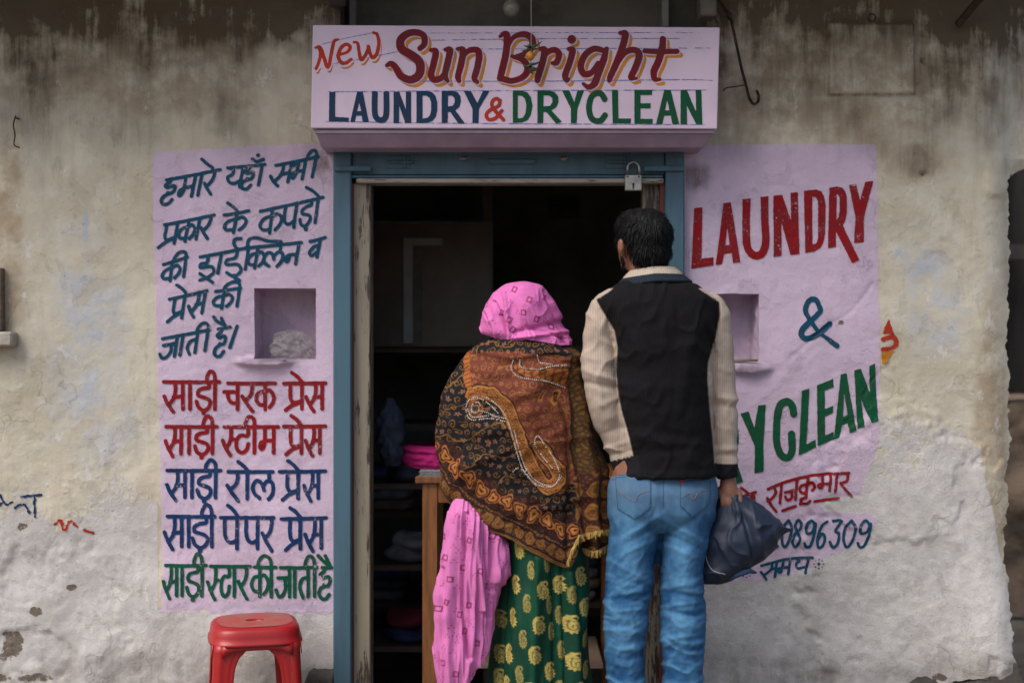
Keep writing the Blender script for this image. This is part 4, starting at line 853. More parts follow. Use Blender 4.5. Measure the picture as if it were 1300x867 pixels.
# bulb above the sign
bl = thing('light_bulb', 'unlit dusty glass bulb hanging above the sign', 'bulb', P(649, 8, -.10))
M['bulb'] = simple('dusty_bulb_glass', (.30, .27, .22), .25, .3, 20)
V, F = ball(P(649, 11, -.1), (.026, .026, .027), 16, 10); part('glass', V, F, M['bulb'], bl)
MB().tube([P(649, -3, -.1), P(649, 1, -.1)], .018, 12).build('cap', M['steel'], bl, smooth=True)
MB().tube([P(649, -3, -.1), P(650, -40, -.1)], .003, 6).build('flex', M['dark'], bl, smooth=True)
MB().tube([P(674, -60, -.245), P(674.4, 20, -.245), P(674, 92, -.245)], .0009, 5).build  # (thread is built below)
ch = thing('lemon_and_chilli_charm', 'lemon threaded between green chillies, hung on a string before the sign', 'charm', P(674, 72, -.24))
M['thread'] = simple('cotton_thread', (.45, .40, .36), .9); M['lemon'] = simple('dried_lemon', (.55, .23, .02), .5, .4, 60, .4, .002); M['chilli'] = simple('green_chilli', (.02, .055, .015), .4, .5, 40)
MB().tube([P(674, -60, -.245), P(674.4, 20, -.245), P(674, 92, -.245)], .0010, 5).build('thread', M['thread'], ch)
V, F = ball(P(673, 71.5, -.25), (.0135, .0135, .014), 14, 10); part('lemon', V, F, M['lemon'], ch)
for i, (a, b_, c_, d_) in enumerate([(674, 60, 662, 65), (674, 60, 688, 53), (673, 58, 665, 58), (675, 60, 683, 62), (674, 82, 666, 85), (674, 82, 688, 77), (674, 84, 664, 82), (675, 86, 684, 86), (673, 88, 677, 94), (674, 86, 682, 90)]):
    pts = [P(a, b_, -.248-.004*(i % 3)), P((a+c_)/2, (b_+d_)/2+1.5, -.254), P(c_, d_, -.25)]
    MB().tube(cr(pts, 4), np.interp(np.linspace(0, 1, 9), [0, .3, 1], [.004, .0042, .0008]), 7).build('chilli', M['chilli'], ch, smooth=True)

# crumpled plastic bag in the left niche
m, t, b = mat('crumpled_clear_plastic'); g = G(t); b.inputs['Base Color'].default_value = (.42, .40, .38, 1); b.inputs['Roughness'].default_value = .18
b.inputs['Alpha'].default_value = .30; n_ = g.noise(60, 4, .6, g.obj(), 1.2); g.set(b.inputs['Normal'], g.bump(n_, .35, .006)); M['plastic'] = m
V, F, px, py, th = loft([(419, 366, 374, .06, .01), (421, 357, 384, .055, .03), (430, 347, 396, .05, .04), (442, 343, 399, .05, .05), (452, 345, 399, .05, .05), (455.5, 350, 397, .05, .045)], 22, np.linspace(0, 2*math.pi, 60, endpoint=False),
                       lambda a, b_, c_: (.008-np.abs(fbm(a/8+c_*.8, b_/7, 8, 2)-.5)*.06+(vn(a/2.5, b_/2.5, 5)-.5)*.010))
pb = link('plastic_bag', mesh_np('plastic_bag', V, F, M['plastic'], smooth=False)); pb['label'] = 'crumpled clear plastic bag stuffed in the left wall niche'; pb['category'] = 'plastic bag'
# thin stick lying in the right niche
stk = MB().tube([P(925, 457, -.004), P(962, 457.5, -.01)], .004, 7).build('stick', simple('pale_stick', (.22, .19, .12), .8), smooth=True); stk['label'] = 'thin pale stick on the sill of the right wall niche'; stk['category'] = 'stick'

# ------------------------------------------------------------------ red plastic stool
m, t, b = mat('red_plastic'); g = G(t); o_ = g.obj(); d1 = g.noise(7, 5, .6, o_); d2 = g.noise(60, 5, .7, g.mapn(o_, (1, 1, .2)))
cc = g.mix(g.m('MULTIPLY', g.ramp(d1, .45, .7), .35), (.34, .008, .010), (.17, .02, .016)); cc = g.mix(g.m('MULTIPLY', g.ramp(d2, .6, .75), .35), cc, (.36, .09, .07))
g.set(b.inputs['Base Color'], cc); g.set(b.inputs['Roughness'], g.m('MULTIPLY_ADD', d1, .3, .25)); b.inputs['Subsurface Weight'].default_value = 0
g.set(b.inputs['Normal'], g.bump(d2, .12, .001)); M['redplastic'] = m
M['dustred'] = simple('dusty_red_plastic', (.30, .10, .085), .7, .35, 12, .2, .001, c2=(.36, .05, .04))
SX, SYY, SZ = (323.5-650)*K(-.22), -.22, CAM_Z-(787-433.5)*K(-.22)
stool = thing('plastic_stool', 'red plastic stool standing by the wall beneath the painted Hindi lines', 'stool', (SX, SYY, 0))
rot = math.radians(14)
def rs(x, y, z): c_, s_ = math.cos(rot), math.sin(rot); return (SX+x*c_-y*s_, SYY+x*s_+y*c_, z)
def sqr(r, e, n=64):
    out = []
    for i in range(n):
        a = 2*math.pi*i/n; c_, s_ = math.cos(a), math.sin(a); q = (abs(c_)**e+abs(s_)**e)**(-1/e); out.append((r*q*c_, r*q*s_))
    return out
n = 64; prof = [(.035, SZ-.006), (.036, SZ-.0005), (.060, SZ+.0005), (.100, SZ+.001), (.114, SZ-.001), (.122, SZ-.006), (.1265, SZ-.014), (.1285, SZ-.026), (.1305, SZ-.040), (.1345, SZ-.043), (.1350, SZ-.050), (.1310, SZ-.051), (.1290, SZ-.045), (.120, SZ-.02), (.05, SZ-.012)]
V = []; F = []
for r, z in prof:
    for (x, y) in sqr(r, 2.0 if r < .05 else 3.9, n): V.append(rs(x, y, z))
# the seat top is one shell with a small slot-shaped hole in the middle
hole = sqr(1, 2, n)
for i in range(n):
    a = 2*math.pi*i/n; V[i] = rs(.022*math.cos(a), .013*math.sin(a), SZ-.008); V[n+i] = rs(.024*math.cos(a), .015*math.sin(a), SZ)
for r in range(len(prof)-1):
    for j in range(n): F.append((r*n+j, (r+1)*n+j, (r+1)*n+(j+1) % n, r*n+(j+1) % n))
part('seat', V, F, M['redplastic'], stool)
V = []; F = []
for r, z in [(.026, SZ+.0012), (.06, SZ+.0018), (.098, SZ+.0022), (.108, SZ+.0016)]:
    for i, (x, y) in enumerate(sqr(r, 3.0 if r > .05 else 2, n)):
        if r < .03: x, y = .027*math.cos(2*math.pi*i/n), .018*math.sin(2*math.pi*i/n)
        V.append(rs(x, y, z))
for r in range(3):
    for j in range(n): F.append((r*n+j, (r+1)*n+j, (r+1)*n+(j+1) % n, r*n+(j+1) % n))
part('seat_top', V, F, M['dustred'], stool)
# legs: hollow corner channels that flare downward and run into an arched apron
def leg(sx, sy):
    V = []; F = []; rows = 26; cols = 15
    for i in range(rows):
        t = i/(rows-1); z = SZ-.046-(SZ-.046)*t
        half = .120+.022*t                    # corner distance from the middle line
        wd = .058-.010*t+.070*math.exp(-t*22)   # flange length, growing into the arch at the top
        wd = min(wd, .112)
        # L-shaped channel with a rounded corner and a slight rib
        path = []
        for c_ in np.linspace(0, 1, cols):
            s_ = c_*2-1; rad = .022
            if s_ < -.3: u_ = (-s_-.3)/.7; x, y = half-rad-(wd-rad)*u_, half
            elif s_ > .3: u_ = (s_-.3)/.7; x, y = half, half-rad-(wd-rad)*u_
            else: a = (0.5-(s_+.3)/.6*.5+0)*math.pi; x, y = half-rad+rad*math.cos(a), half-rad+rad*math.sin(a)
            rb = .004*math.sin(c_*math.pi*5)**2*(abs(s_) > .3); nx, ny = (0, 1) if s_ < 0 else (1, 0); path.append((x-rb*nx, y-rb*ny))
        for (x, y) in path: V.append(rs(sx*x, sy*y, z))
    for i in range(rows-1):
        for j in range(cols-1): F.append((i*cols+j, (i+1)*cols+j, (i+1)*cols+j+1, i*cols+j+1))
    o = part('leg', V, F, M['redplastic'], stool); md = o.modifiers.new('thick', 'SOLIDIFY'); md.thickness = .0035; md.offset = 0
for sx in (-1, 1):
    for sy in (-1, 1): leg(sx, sy)
mb = MB()
for ax in range(4):
    c_, s_ = [(1, 0), (0, 1), (-1, 0), (0, -1)][ax]
    for dpt in (0,):
        V = []; F = []; nn = 14
        for i in range(nn):
            a = -.1+.2*i/(nn-1); lowz = SZ-.062-.020*(abs(a)/.1)**5
            for (off_, z) in ((.124, SZ-.047), (.127, lowz)): V.append(rs(*((off_*c_-a*s_), (off_*s_+a*c_)), z))
        F = [(2*i, 2*i+1, 2*i+3, 2*i+2) for i in range(nn-1)]; mb.add(V, F)
o = mb.build('apron', M['redplastic'], stool, smooth=True); md = o.modifiers.new('thick', 'SOLIDIFY'); md.thickness = .003; md.offset = 0

# ------------------------------------------------------------------ table in the doorway and interior
tb = thing('ironing_table', 'orange-brown wooden table just inside the doorway', 'table', (P(640, 0, .3)[0], .3, 0))
TZ = CAM_Z-(605-433.5)*K(.12); tx0 = (527-650)*K(.12)
MB().box(tx0, tx0+.70, .12, .62, TZ-.022, TZ, .003).build('tabletop', M['tablewood'], tb)
for lx in (tx0+.022, tx0+.62):
    for ly in (.135, .55): MB().box(lx, lx+.048, ly, ly+.045, 0, TZ-.0225, .002).build('leg', M['tablewood'], tb)
MB().box(tx0+.0705, tx0+.6195, .14, .16, TZ-.085, TZ-.0225, .001).build('apron', M['tablewood'], tb)
MB().box(tx0+.0705, tx0+.6195, .14, .17, .18, .22, .001).build('stretcher', M['tablewood'], tb)
MB().box(tx0+.03, tx0+.6, .15, .58, .30, .315, .001).build('shelf', M['darkwood'], tb)
M['paper'] = simple('newsprint', (.34, .34, .37), .8, .35, 120)
mb = MB()
for i in range(6): mb.box(tx0+.012+.002*(i % 3), tx0+.30, .122+.003*(i % 2), .45, TZ+.001+i*.0035, TZ+.004+i*.0035)
o = mb.build('newspaper_stack', M['paper']); o['label'] = 'thin stack of folded newspaper on the table under the pink cloth'; o['category'] = 'newspaper'
M['pinkcloth'] = cloth('pink_cotton', var=.25)
V, F, px, py, th = loft([(571, 520, 580, .3, .10), (573, 514, 592, .3, .16), (580, 513, 600, .3, .17), (590, 511, 600, .3, .175), (597, 514, 600, .3, .17)], 30, np.linspace(0, 2*math.pi, 90, endpoint=False), lambda a, b_, c_: (fbm(a/9, b_/5+c_*2, 5, 3)-.5)*.02)
V = V.copy(); zt = V[:, 2].min(); V[:, 2] += TZ+.023-zt
o = link('folded_cloth', mesh_np('folded_cloth', V, F, M['pinkcloth'], colr=np.tile([.40, .018, .15], (len(V), 1)))); o['label'] = 'bright pink folded cloth lying on the table'; o['category'] = 'cloth'
V2, F2 = ball((P(548, 0, .3)[0], .3, TZ+.055), (.10, .12, .014), 20, 10); 
# counter shelves, glazed cabinet, hung clothes
rk = thing('shelf_rack', 'dark wooden rack of shelves along the back of the dim shop', 'shelf', (-.1, 1.7, 0))
for z in (.25, .62, .98, 1.30): MB().box(-1.0, .95, 1.45, 1.85, z, z+.025).build('shelf', M['darkwood'], rk)
for x in (-1.0, -.1, .95): MB().box(x-.02, x+.02, 1.44, 1.86, 0, 2.1).build('upright', M['darkwood'], rk)
folded_cols = [(.30, .04, .07), (.06, .09, .25), (.28, .28, .32), (.45, .45, .47), (.16, .09, .07), (.08, .11, .16), (.34, .27, .18)]
FM = [simple('folded_fabric_%s' % nm, c_, .9, .4, 15, .4, .005) for nm, c_ in zip(('maroon', 'navy', 'grey', 'pale', 'brown', 'slate', 'sand'), folded_cols)]
cn = ('maroon', 'navy', 'grey', 'pale', 'brown', 'slate', 'sand')
spots = [(-.82, .275, 4), (-.55, .275, 3), (-.82, .645, 3), (-.52, .645, 4), (-.80, 1.005, 2), (.25, .275, 4), (.6, .645, 4), (.3, .645, 3), (.3, 1.005, 3)]
for si, (x, z, n_) in enumerate(spots):
    for i in range(n_):
        ci = (si*2+i*3) % 7; w_ = .22+R.uniform(-.03, .03); zz = z+i*.045
        V, F, a_, b_, c_ = loft([(0, 0, 1, 0, 1), (1, 0, 1, 0, 1)], 8, np.linspace(0, 2*math.pi, 28, endpoint=False), close='caps')
        V = []; nr = 7
        for r in range(nr):
            s_ = 1-.12*abs(r/(nr-1)*2-1)**3
            for j in range(28):
                a = 2*math.pi*j/28; e = 5; q_ = (abs(math.cos(a))**e+abs(math.sin(a))**e)**(-1/e)
                V.append((x+w_/2*s_*q_*math.cos(a)+R.uniform(-.002, .002), 1.60+.14*s_*q_*math.sin(a), zz+.001+.042*r/(nr-1)))
        F = [[r*28+j, r*28+(j+1) % 28, (r+1)*28+(j+1) % 28, (r+1)*28+j] for r in range(nr-1) for j in range(28)]+[list(range(28))[::-1], [(nr-1)*28+j for j in range(28)]]
        o = link('folded_garment', mesh_np('folded_garment', np.array(V), F, FM[ci])); o['category'] = 'folded clothes'; o['group'] = 'folded garments on the dark shelves'
        side = 'left' if x < 0 else 'right'; lev = {.275: 'lowest', .645: 'middle', 1.005: 'upper'}[z]
        o['label'] = '%s folded garment, %s in the pile at the %s of the %s shelf' % (cn[ci], ('bottom', 'second', 'third', 'top')[min(i, 3)], ('far left' if x < -.7 else 'inner left') if x < 0 else ('far right' if x > .5 else 'inner right'), lev)
# low bench with heaped laundry, seen between the jamb and the table
bn = thing('low_bench', 'dim low bench heaped with folded laundry left of the table', 'bench', (P(505, 0, .95)[0], .95, 0))
bx0, bx1 = P(474, 0, .95)[0], P(545, 0, .95)[0]
for bz in (.20, .50, .80): MB().box(bx0-.1, bx1+.25, .85, 1.15, bz, bz+.02).build('board', M['darkwood'], bn)
for bx_ in (bx0-.08, bx1+.22): MB().box(bx_-.015, bx_+.015, .86, 1.14, 0, .82).build('leg', M['darkwood'], bn)
for hi, (hx_, hz_, ci, hw) in enumerate([(-.39, .221, 1, .2), (-.40, .275, 0, .17), (-.22, .221, 5, .18), (-.38, .521, 2, .2), (-.36, .567, 3, .17), (-.2, .521, 2, .16), (-.39, .821, 5, .16), (-.25, .821, 3, .15)]):
    V = []; nr = 9
    for r_ in range(nr):
        t_ = r_/(nr-1); sc_ = math.sin(math.pi*(.12+.76*t_))**.35
        for j in range(30): a = 2*math.pi*j/30; V.append((hx_+hw/2*sc_*math.cos(a)*(1+.12*math.sin(a*3+hi)), .98+.11*sc_*math.sin(a), hz_+.052*t_*(1+.25*math.sin(a*2+hi*2)*t_)+.0))
    F = [[r_*30+j, r_*30+(j+1) % 30, (r_+1)*30+(j+1) % 30, (r_+1)*30+j] for r_ in range(nr-1) for j in range(30)]+[list(range(30))[::-1], [(nr-1)*30+j for j in range(30)]]
    o = link('laundry_bundle', mesh_np('laundry_bundle', np.array(V), F, FM[ci])); o['category'] = 'laundry'; o['group'] = 'laundry bundles on the low bench'
    o['label'] = '%s laundry bundle, %s on the %s board of the low bench' % (cn[ci], ('left end', 'resting over the left bundle', 'right end', 'left end', 'resting over the left bundle', 'right end', 'left end', 'right end')[hi], ('lowest', 'middle', 'top')[min(2, hi//3)])
# framed glass behind the counter; pale bars stand in for its doorway reflection
M['palereflection'] = simple('pale_doorway_reflection', (.60, .62, .64), .6, .15, 6); M['glassdark'] = simple('dark_cupboard_panel', (.19, .14, .125), .35, .4, 4)
M['beading_reflection'] = simple('grey_beading_reflection', (.22, .22, .21), .6)
yb = 1.40
cab = thing('glazed_cupboard', 'dim cupboard with pale bars added as a doorway reflection, standing behind the counter', 'cupboard', (P(550, 0, yb)[0], yb, .99))
bxp(MB(), 471, 624, yb, yb+.04, 284, 440, .002).build('back_panel', M['glassdark'], cab)
bxp(MB(), 470, 626, yb-.006, yb-.001, 281, 284, 0).build('beading', M['beading_reflection'], cab); bxp(MB(), 623, 626, yb-.006, yb-.001, 284.5, 440, 0).build('beading', M['beading_reflection'], cab)
mb = MB(); bxp(mb, 512, 524, yb-.03, yb-.007, 302, 436, .002); mb.build('reflected_stile', M['palereflection'], cab)
bxp(MB(), 524.4, 562, yb-.026, yb-.007, 302, 312, .002).build('reflected_rail', M['palereflection'], cab)
bxp(MB(), 525, 535, yb-.018, yb-.007, 312.5, 436, .002).build('reflected_inner_stile', M['beading_reflection'], cab)
# hanging carrier bag seen left of the table
M['greybag'] = cloth('grey_blue_polythene', rough=.4, sheen=0)
V, F, px, py, th = loft([(505, 492, 498, .75, .01), (520, 482, 506, .75, .04), (545, 478, 514, .75, .06), (575, 480, 515, .75, .06), (590, 486, 508, .75, .04)], 40, np.linspace(0, 2*math.pi, 60, endpoint=False), lambda a, b_, c_: (fbm(a/6, b_/9, 5, 3)-.5)*.03)
o = link('hanging_bag', mesh_np('hanging_bag', V, F, M['greybag'], colr=np.tile([.10, .12, .17], (len(V), 1)))); o['label'] = 'grey-blue bag hanging in the dim shop left of the table'; o['category'] = 'bag'
# dim calendar picture on the back wall
m, t, b = mat('faded_print'); g = G(t); a_ = g.noise(9, 5, .7, g.obj()); g.set(b.inputs['Base Color'], g.mix(g.ramp(a_, .45, .6), (.03, .015, .01), (.16, .05, .03))); M['print'] = m
o = bxp(MB(), 695, 735, 2.56, 2.58, 250, 278, 0).build('picture', M['print']); o['label'] = 'small faded reddish picture high on the back wall of the shop'; o['category'] = 'picture'
# ------------------------------------------------------------------ the man
MY = -.50; km = K(MY)
def m2(px, py, y=None): return np.array(P(px, py, MY if y is None else y))
man = thing('person', 'man in beige and black sweater and blue jeans, seen from behind at the doorway', 'person', (m2(840, 0)[0], MY, 0))
M['skin'] = simple('brown_skin', (.22, .095, .055), .55, .2, 30, .15, .001); M['skin'].node_tree.nodes['Principled BSDF'].inputs['Subsurface Weight'].default_value = .05
M['hair'] = simple('black_hair', (.003, .003, .004), .55, .3, 40, .3, .002, vec_scale=(6, 6, 1), spec=.18)
hx, hz = m2(816, 0)[0], m2(0, 307)[2]
yaw = math.radians(32)      # the head is turned a little to the left
fwd = np.array([-math.sin(yaw), math.cos(yaw), 0]); rgt = np.array([math.cos(yaw), math.sin(yaw), 0])
HS = .84
def hd(f, r, z): return np.array([hx, MY+.02, hz])+(fwd*f+rgt*r+np.array([0, 0, z]))*HS
def oball(c_, rf, rr, rz, n=20, m_=14):
    V, F = ball((0, 0, 0), (1, 1, 1), n, m_); V = np.array(V); return np.array([np.array(c_)+(fwd*v_[0]*rf+rgt*v_[1]*rr+np.array([0, 0, v_[2]*rz]))*HS for v_ in V]), F
def finger(root, dirs, r0, r1):
    """chain of short bones from root"""
    pts = [np.array(root, float)]
    for d_ in dirs: pts.append(pts[-1]+np.array(d_, float))
    q = cr(pts, 3); return tube(q, np.linspace(r0, r1, len(q)), 8)
footz = .0
gx_ = lambda px, py: m2(px, py)
body = [oball(hd(0, 0, .012), .094, .073, .092), oball(hd(.03, 0, -.035), .062, .058, .070), oball(hd(.055, 0, -.075), .038, .038, .028),   # skull, face, chin
        oball(hd(.094, 0, -.022), .014, .012, .020), oball(hd(.088, 0, -.045), .012, .013, .007), oball(hd(.08, -.028, .015), .012, .018, .008), oball(hd(.08, .028, .015), .012, .018, .008), # nose, lips, brows
        oball(hd(.012, -.074, -.020), .018, .010, .030), oball(hd(.012, .074, -.020), .018, .010, .030), oball(hd(.006, -.083, -.014), .016, .006, .024), oball(hd(.006, .083, -.014), .016, .006, .024), # ears
        capsule(m2(820, 318, MY+.01), m2(826, 362, MY+.02), .046, .060),
        capsule(m2(800, 398), m2(866, 398), .05, .05), capsule(m2(833, 400), m2(843, 560), .115, .10), capsule(m2(815, 610), m2(868, 610), .085, .085),
        capsule(m2(768, 400), m2(763, 482), .038, .032), capsule(m2(763, 482), m2(794, 590, MY+.02), .030, .020),
        capsule(m2(908, 400), m2(917, 500), .038, .030), capsule(m2(917, 500), m2(923, 604), .030, .022),
        capsule(m2(808, 640), m2(800, 800), .062, .048), capsule(m2(800, 800), (m2(795, 0)[0], MY, .07), .048, .032),
        capsule(m2(868, 640), m2(866, 800), .062, .048), capsule(m2(866, 800), (m2(866, 0)[0], MY, .07), .048, .032)]
# left hand slipped into the side pocket: palm, four fingers, thumb
lw = m2(795, 602, MY+.004)
body += [capsule(lw, lw+(.006, .0, -.05), .024, .026)]
for i in range(4): body.append(finger(lw+np.array([-.014+.013*i, .004+.004*i, -.055]), [(.002, .004, -.026), (.001, .006, -.020), (0, .004, -.015)], .0088, .0070))
body.append(finger(lw+np.array([.022, -.012, -.030]), [(.014, -.004, -.012), (.012, 0, -.012)], .0095, .0078))
# right hand closed around the bag's gathered neck
rw = m2(924, 606, MY)
body += [capsule(rw, rw+(.003, -.002, -.045), .021, .027), capsule(rw+(-.015, 0, -.045), rw+(.022, -.004, -.047), .020, .019)]
for i in range(4):
    r_ = rw+np.array([-.018+.0155*i, -.016, -.050]); k_ = (1, 1.12, 1.05, .85)[i]
    body.append(finger(r_, [(.001, -.010*k_, -.016*k_), (0, .010*k_, -.016*k_), (0, .016*k_, -.002), (0, .012, .010)], .0088, .0072))
body.append(finger(rw+np.array([-.022, .006, -.030]), [(-.008, .008, -.018), (.004, .012, -.016), (.012, .008, -.006)], .0100, .0082))
V, F, N = fuse(body, .0035, 3)
part('body', V, F, M['skin'], man)
# hair: cap plus many locks
hair = [oball(hd(-.018, 0, .026), .094, .083, .084, 28, 18), oball(hd(-.045, 0, -.025), .060, .071, .066), oball(hd(.022, 0, .060), .074, .070, .052), oball(hd(-.045, .015, -.062), .036, .048, .030), oball(hd(.02, -.066, .010), .030, .013, .022), oball(hd(.02, .066, .010), .030, .013, .022)]
V, F, N = fuse(hair, .005, 3)
pxh, pyh = to_px(V); rel = V-np.array([hx, MY+.02, hz]); af = rel@fwd; ar = rel@rgt
V = V+N*((fbm(pxh/3.5, pyh/11, 6, 3)-.5)*.010)[:, None]
mb = MB(); mb.add(V, F)
idx = R.choice(len(V), 6000, replace=len(V) < 6000)
for i in idx:
    p0 = V[i]; nrm = N[i]; rl = p0-np.array([hx, MY+.02, hz]); f_ = rl@fwd; r_ = rl@rgt; z_ = rl[2]
    if z_ < -.072: continue
    whorl = np.array([hx, MY+.02, hz])+fwd*-.05+np.array([0, 0, .095]); d_ = p0-whorl; d_ -= nrm*(d_@nrm); d_ /= np.linalg.norm(d_)+1e-6
    d_ = d_*.75+np.array([0, 0, -.45])+R.normal(0, .16, 3); d_ /= np.linalg.norm(d_); ln = R.uniform(.016, .034); sd_ = np.cross(d_, nrm); sd_ /= np.linalg.norm(sd_)+1e-6; wd = R.uniform(.0007, .0016)
    a = p0-nrm*.002; b_ = p0+d_*ln*.5+nrm*R.uniform(.001, .003); c_ = p0+d_*ln+nrm*R.uniform(-.003, .003)
    mb.add([a-sd_*wd, a+sd_*wd, b_-sd_*wd*.8+nrm*.0006, b_+sd_*wd*.8, b_+nrm*.0012, c_], [(0, 1, 3, 4), (0, 4, 2), (2, 4, 5), (4, 3, 5)])
mb.build('hair', M['hair'], man, smooth=True)
bd = [oball(hd(.052, 0, -.082), .038, .042, .022), oball(hd(.036, -.050, -.052), .014, .008, .030), oball(hd(.036, .050, -.052), .014, .008, .030)]
V, F, N = fuse(bd, .004, 3); px_, py_ = to_px(V); part('beard', V+N*((vn(px_*1.5, py_*1.5, 3)-.5)*.003)[:, None], F, M['hair'], man)

# sweater
tor = loft([(347, 812, 846, MY+.01, .055), (354, 798, 858, MY+.01, .075), (361, 782, 878, MY, .09), (371, 768, 895, MY, .105), (384, 760, 908, MY, .115), (405, 768, 908, MY, .125), (440, 778, 903, MY, .132), (500, 782, 903, MY, .13), (550, 787, 904, MY, .125), (590, 790, 909, MY, .123), (599, 789, 910, MY, .124), (603, 789, 910, MY, .124)], 70, np.linspace(0, 2*math.pi, 72, endpoint=False), close='caps', sq=.85)
def arm(pts): 
    q = cr([(*P(a, b_, y), r_*km) for a, b_, r_, y in pts], 6); return tube(q[:, :3], q[:, 3], 20)
sw = [(tor[0], tor[1]),
      arm([(782, 386, 20, MY), (768, 402, 22, MY), (761, 440, 21.5, MY), (761, 478, 21.5, MY-.01), (770, 520, 20.5, MY-.005), (783, 556, 19, MY+.01), (790, 580, 16.5, MY+.01), (795, 600, 15.5, MY+.004)]),
      arm([(890, 386, 20, MY), (905, 402, 21, MY), (912, 445, 18.5, MY), (916, 500, 17.5, MY), (920, 550, 16.5, MY), (922, 588, 15, MY), (923, 606, 14.5, MY)])]
V, F, N = fuse(sw, .0042, 3); px, py = to_px(V)
eL = np.interp(py, [350, 372, 382, 400, 420, 440, 470, 500, 520, 560, 590, 605], [796, 772, 757, 768, 780, 784, 782, 785, 789, 800, 806, 806])
eR = np.interp(py, [350, 372, 384, 400, 430, 460, 480, 520, 560, 600], [862, 893, 913, 914, 908, 899, 898, 901, 905, 908])
side = V[:, 1]-MY
slv = ((px < eL) | (px > eR)) & (py > 366)
# yoke: pale shoulder strip at left top, collar
front = side > .02
disp = (fbm(px/26, py/26, 3, 3)-.5)*.011+(np.clip(1-np.abs(2*fbm(px/30+py/80, py/42-px/70, 29, 2)-1)*2.2, 0, 1)**2)*.005
fold = lambda cx, cy, ang, ln, wd_, amp: amp*np.exp(-((((px-cx)*math.cos(ang)+(py-cy)*math.sin(ang))/ln)**2))*np.exp(-((-(px-cx)*math.sin(ang)+(py-cy)*math.cos(ang)+ .0)/wd_)**2)
for a_ in [(764, 478, .35, 26, 4, .006), (766, 490, .2, 28, 4, -.006), (772, 425, .9, 22, 4, .006), (778, 432, .9, 22, 4, -.007), (752, 455, .3, 14, 5, .004), (778, 508, -.4, 22, 4, .004), (785, 545, -.3, 20, 4, -.003), (784, 565, -.3, 22, 3.5, .004), (788, 575, -.2, 22, 3, -.004),
           (918, 505, .15, 22, 4, .005), (918, 515, .1, 22, 4, -.005), (920, 470, .3, 20, 5, .003), (922, 570, 0, 20, 3.5, .004), (922, 578, 0, 20, 3, -.003), (905, 425, 1.2, 22, 4, .004), (901, 432, 1.2, 22, 3.5, -.005),
           (820, 470, 1.3, 60, 9, .004), (870, 480, 1.75, 60, 9, .004), (845, 560, .1, 50, 6, .003), (845, 572, -.1, 60, 5, -.003), (800, 420, 1.0, 30, 7, .004), (885, 420, 2.1, 30, 7, .004), (850, 400, .0, 60, 8, .002)]: disp = disp+fold(*a_)
seam = np.minimum(np.abs(px-eL), np.abs(px-eR)); disp = disp-.0035*np.exp(-(seam/2.2)**2)*(py > 380)
V = V+N*disp[:, None]; px, py = to_px(V)
C = np.tile([.007, .0065, .008], (len(V), 1))
beige2 = (.40, .315, .25); nz = fbm(px/20, py/20, 9)[:, None]; sf_ = (np.maximum(ss(.9, -.9, px-eL), ss(-.9, .9, px-eR))*(py > 366))[:, None]; C = C*(1-sf_)+sf_*np.array([.50, .41, .34])*(1-.18*nz)
C[(py > 596)] = (.009, .009, .010)
cuffL = (px < 812) & ((py+(px-790)*.25) > 582) & (px < eL+6); cuffR = (px > 906) & (py > 588); C[cuffL | cuffR] = (.011, .011, .014)
M['knit'] = cloth('ribbed_wool_knit', rib=52, var=.15, sheen=0)
sweater = part('sweater', V, F, M['knit'], man, colr=C); swt = bvh(V, F)
# stand collar: navy band below, beige band above
def ringband(rows, name, colour, par, thick=.004, fold_=None):
    V, F, px, py, th = loft(rows, 14, np.linspace(0, 2*math.pi, 90, endpoint=False), fold_); o = part(name, V, F, M['knit'], par, colr=np.tile(colour, (len(V), 1)))
    md = o.modifiers.new('t', 'SOLIDIFY'); md.thickness = thick; return o
V, F, px, py, th = loft([(341, 800, 856, MY+.015, .066), (343, 797, 859, MY+.015, .070), (347, 793, 863, MY+.012, .078), (353, 789, 867, MY+.01, .087), (356, 788, 868, MY+.01, .089)], 16, np.linspace(0, 2*math.pi, 90, endpoint=False), lambda a, b_, c_: (fbm(c_*3, b_/6, 4)-.5)*.004)
V[:, 2] -= .000+.030*np.clip((V[:, 1]-MY)/.08, 0, 1)+.014*np.clip((m2(828, 0)[0]-V[:, 0])/.09, 0, 1)
o = part('collar', V, F, M['knit'], man, 'beige knitted stand collar', colr=np.tile((.44, .37, .30), (len(V), 1))); o.modifiers.new('t', 'SOLIDIFY').thickness = .004
V, F, px, py, th = loft([(349, 789, 868, MY+.01, .087), (353, 785, 873, MY+.008, .094), (358, 782, 879, MY+.004, .101), (360, 784, 878, MY+.004, .098)], 12, np.linspace(0, 2*math.pi, 90, endpoint=False))
V[:, 2] -= .030*np.clip((V[:, 1]-MY)/.08, 0, 1)+.012*np.clip((m2(828, 0)[0]-V[:, 0])/.09, 0, 1)
part('collar_band', V, F, M['knit'], man, 'dark navy band under the collar', colr=np.tile((.016, .024, .036), (len(V), 1)))

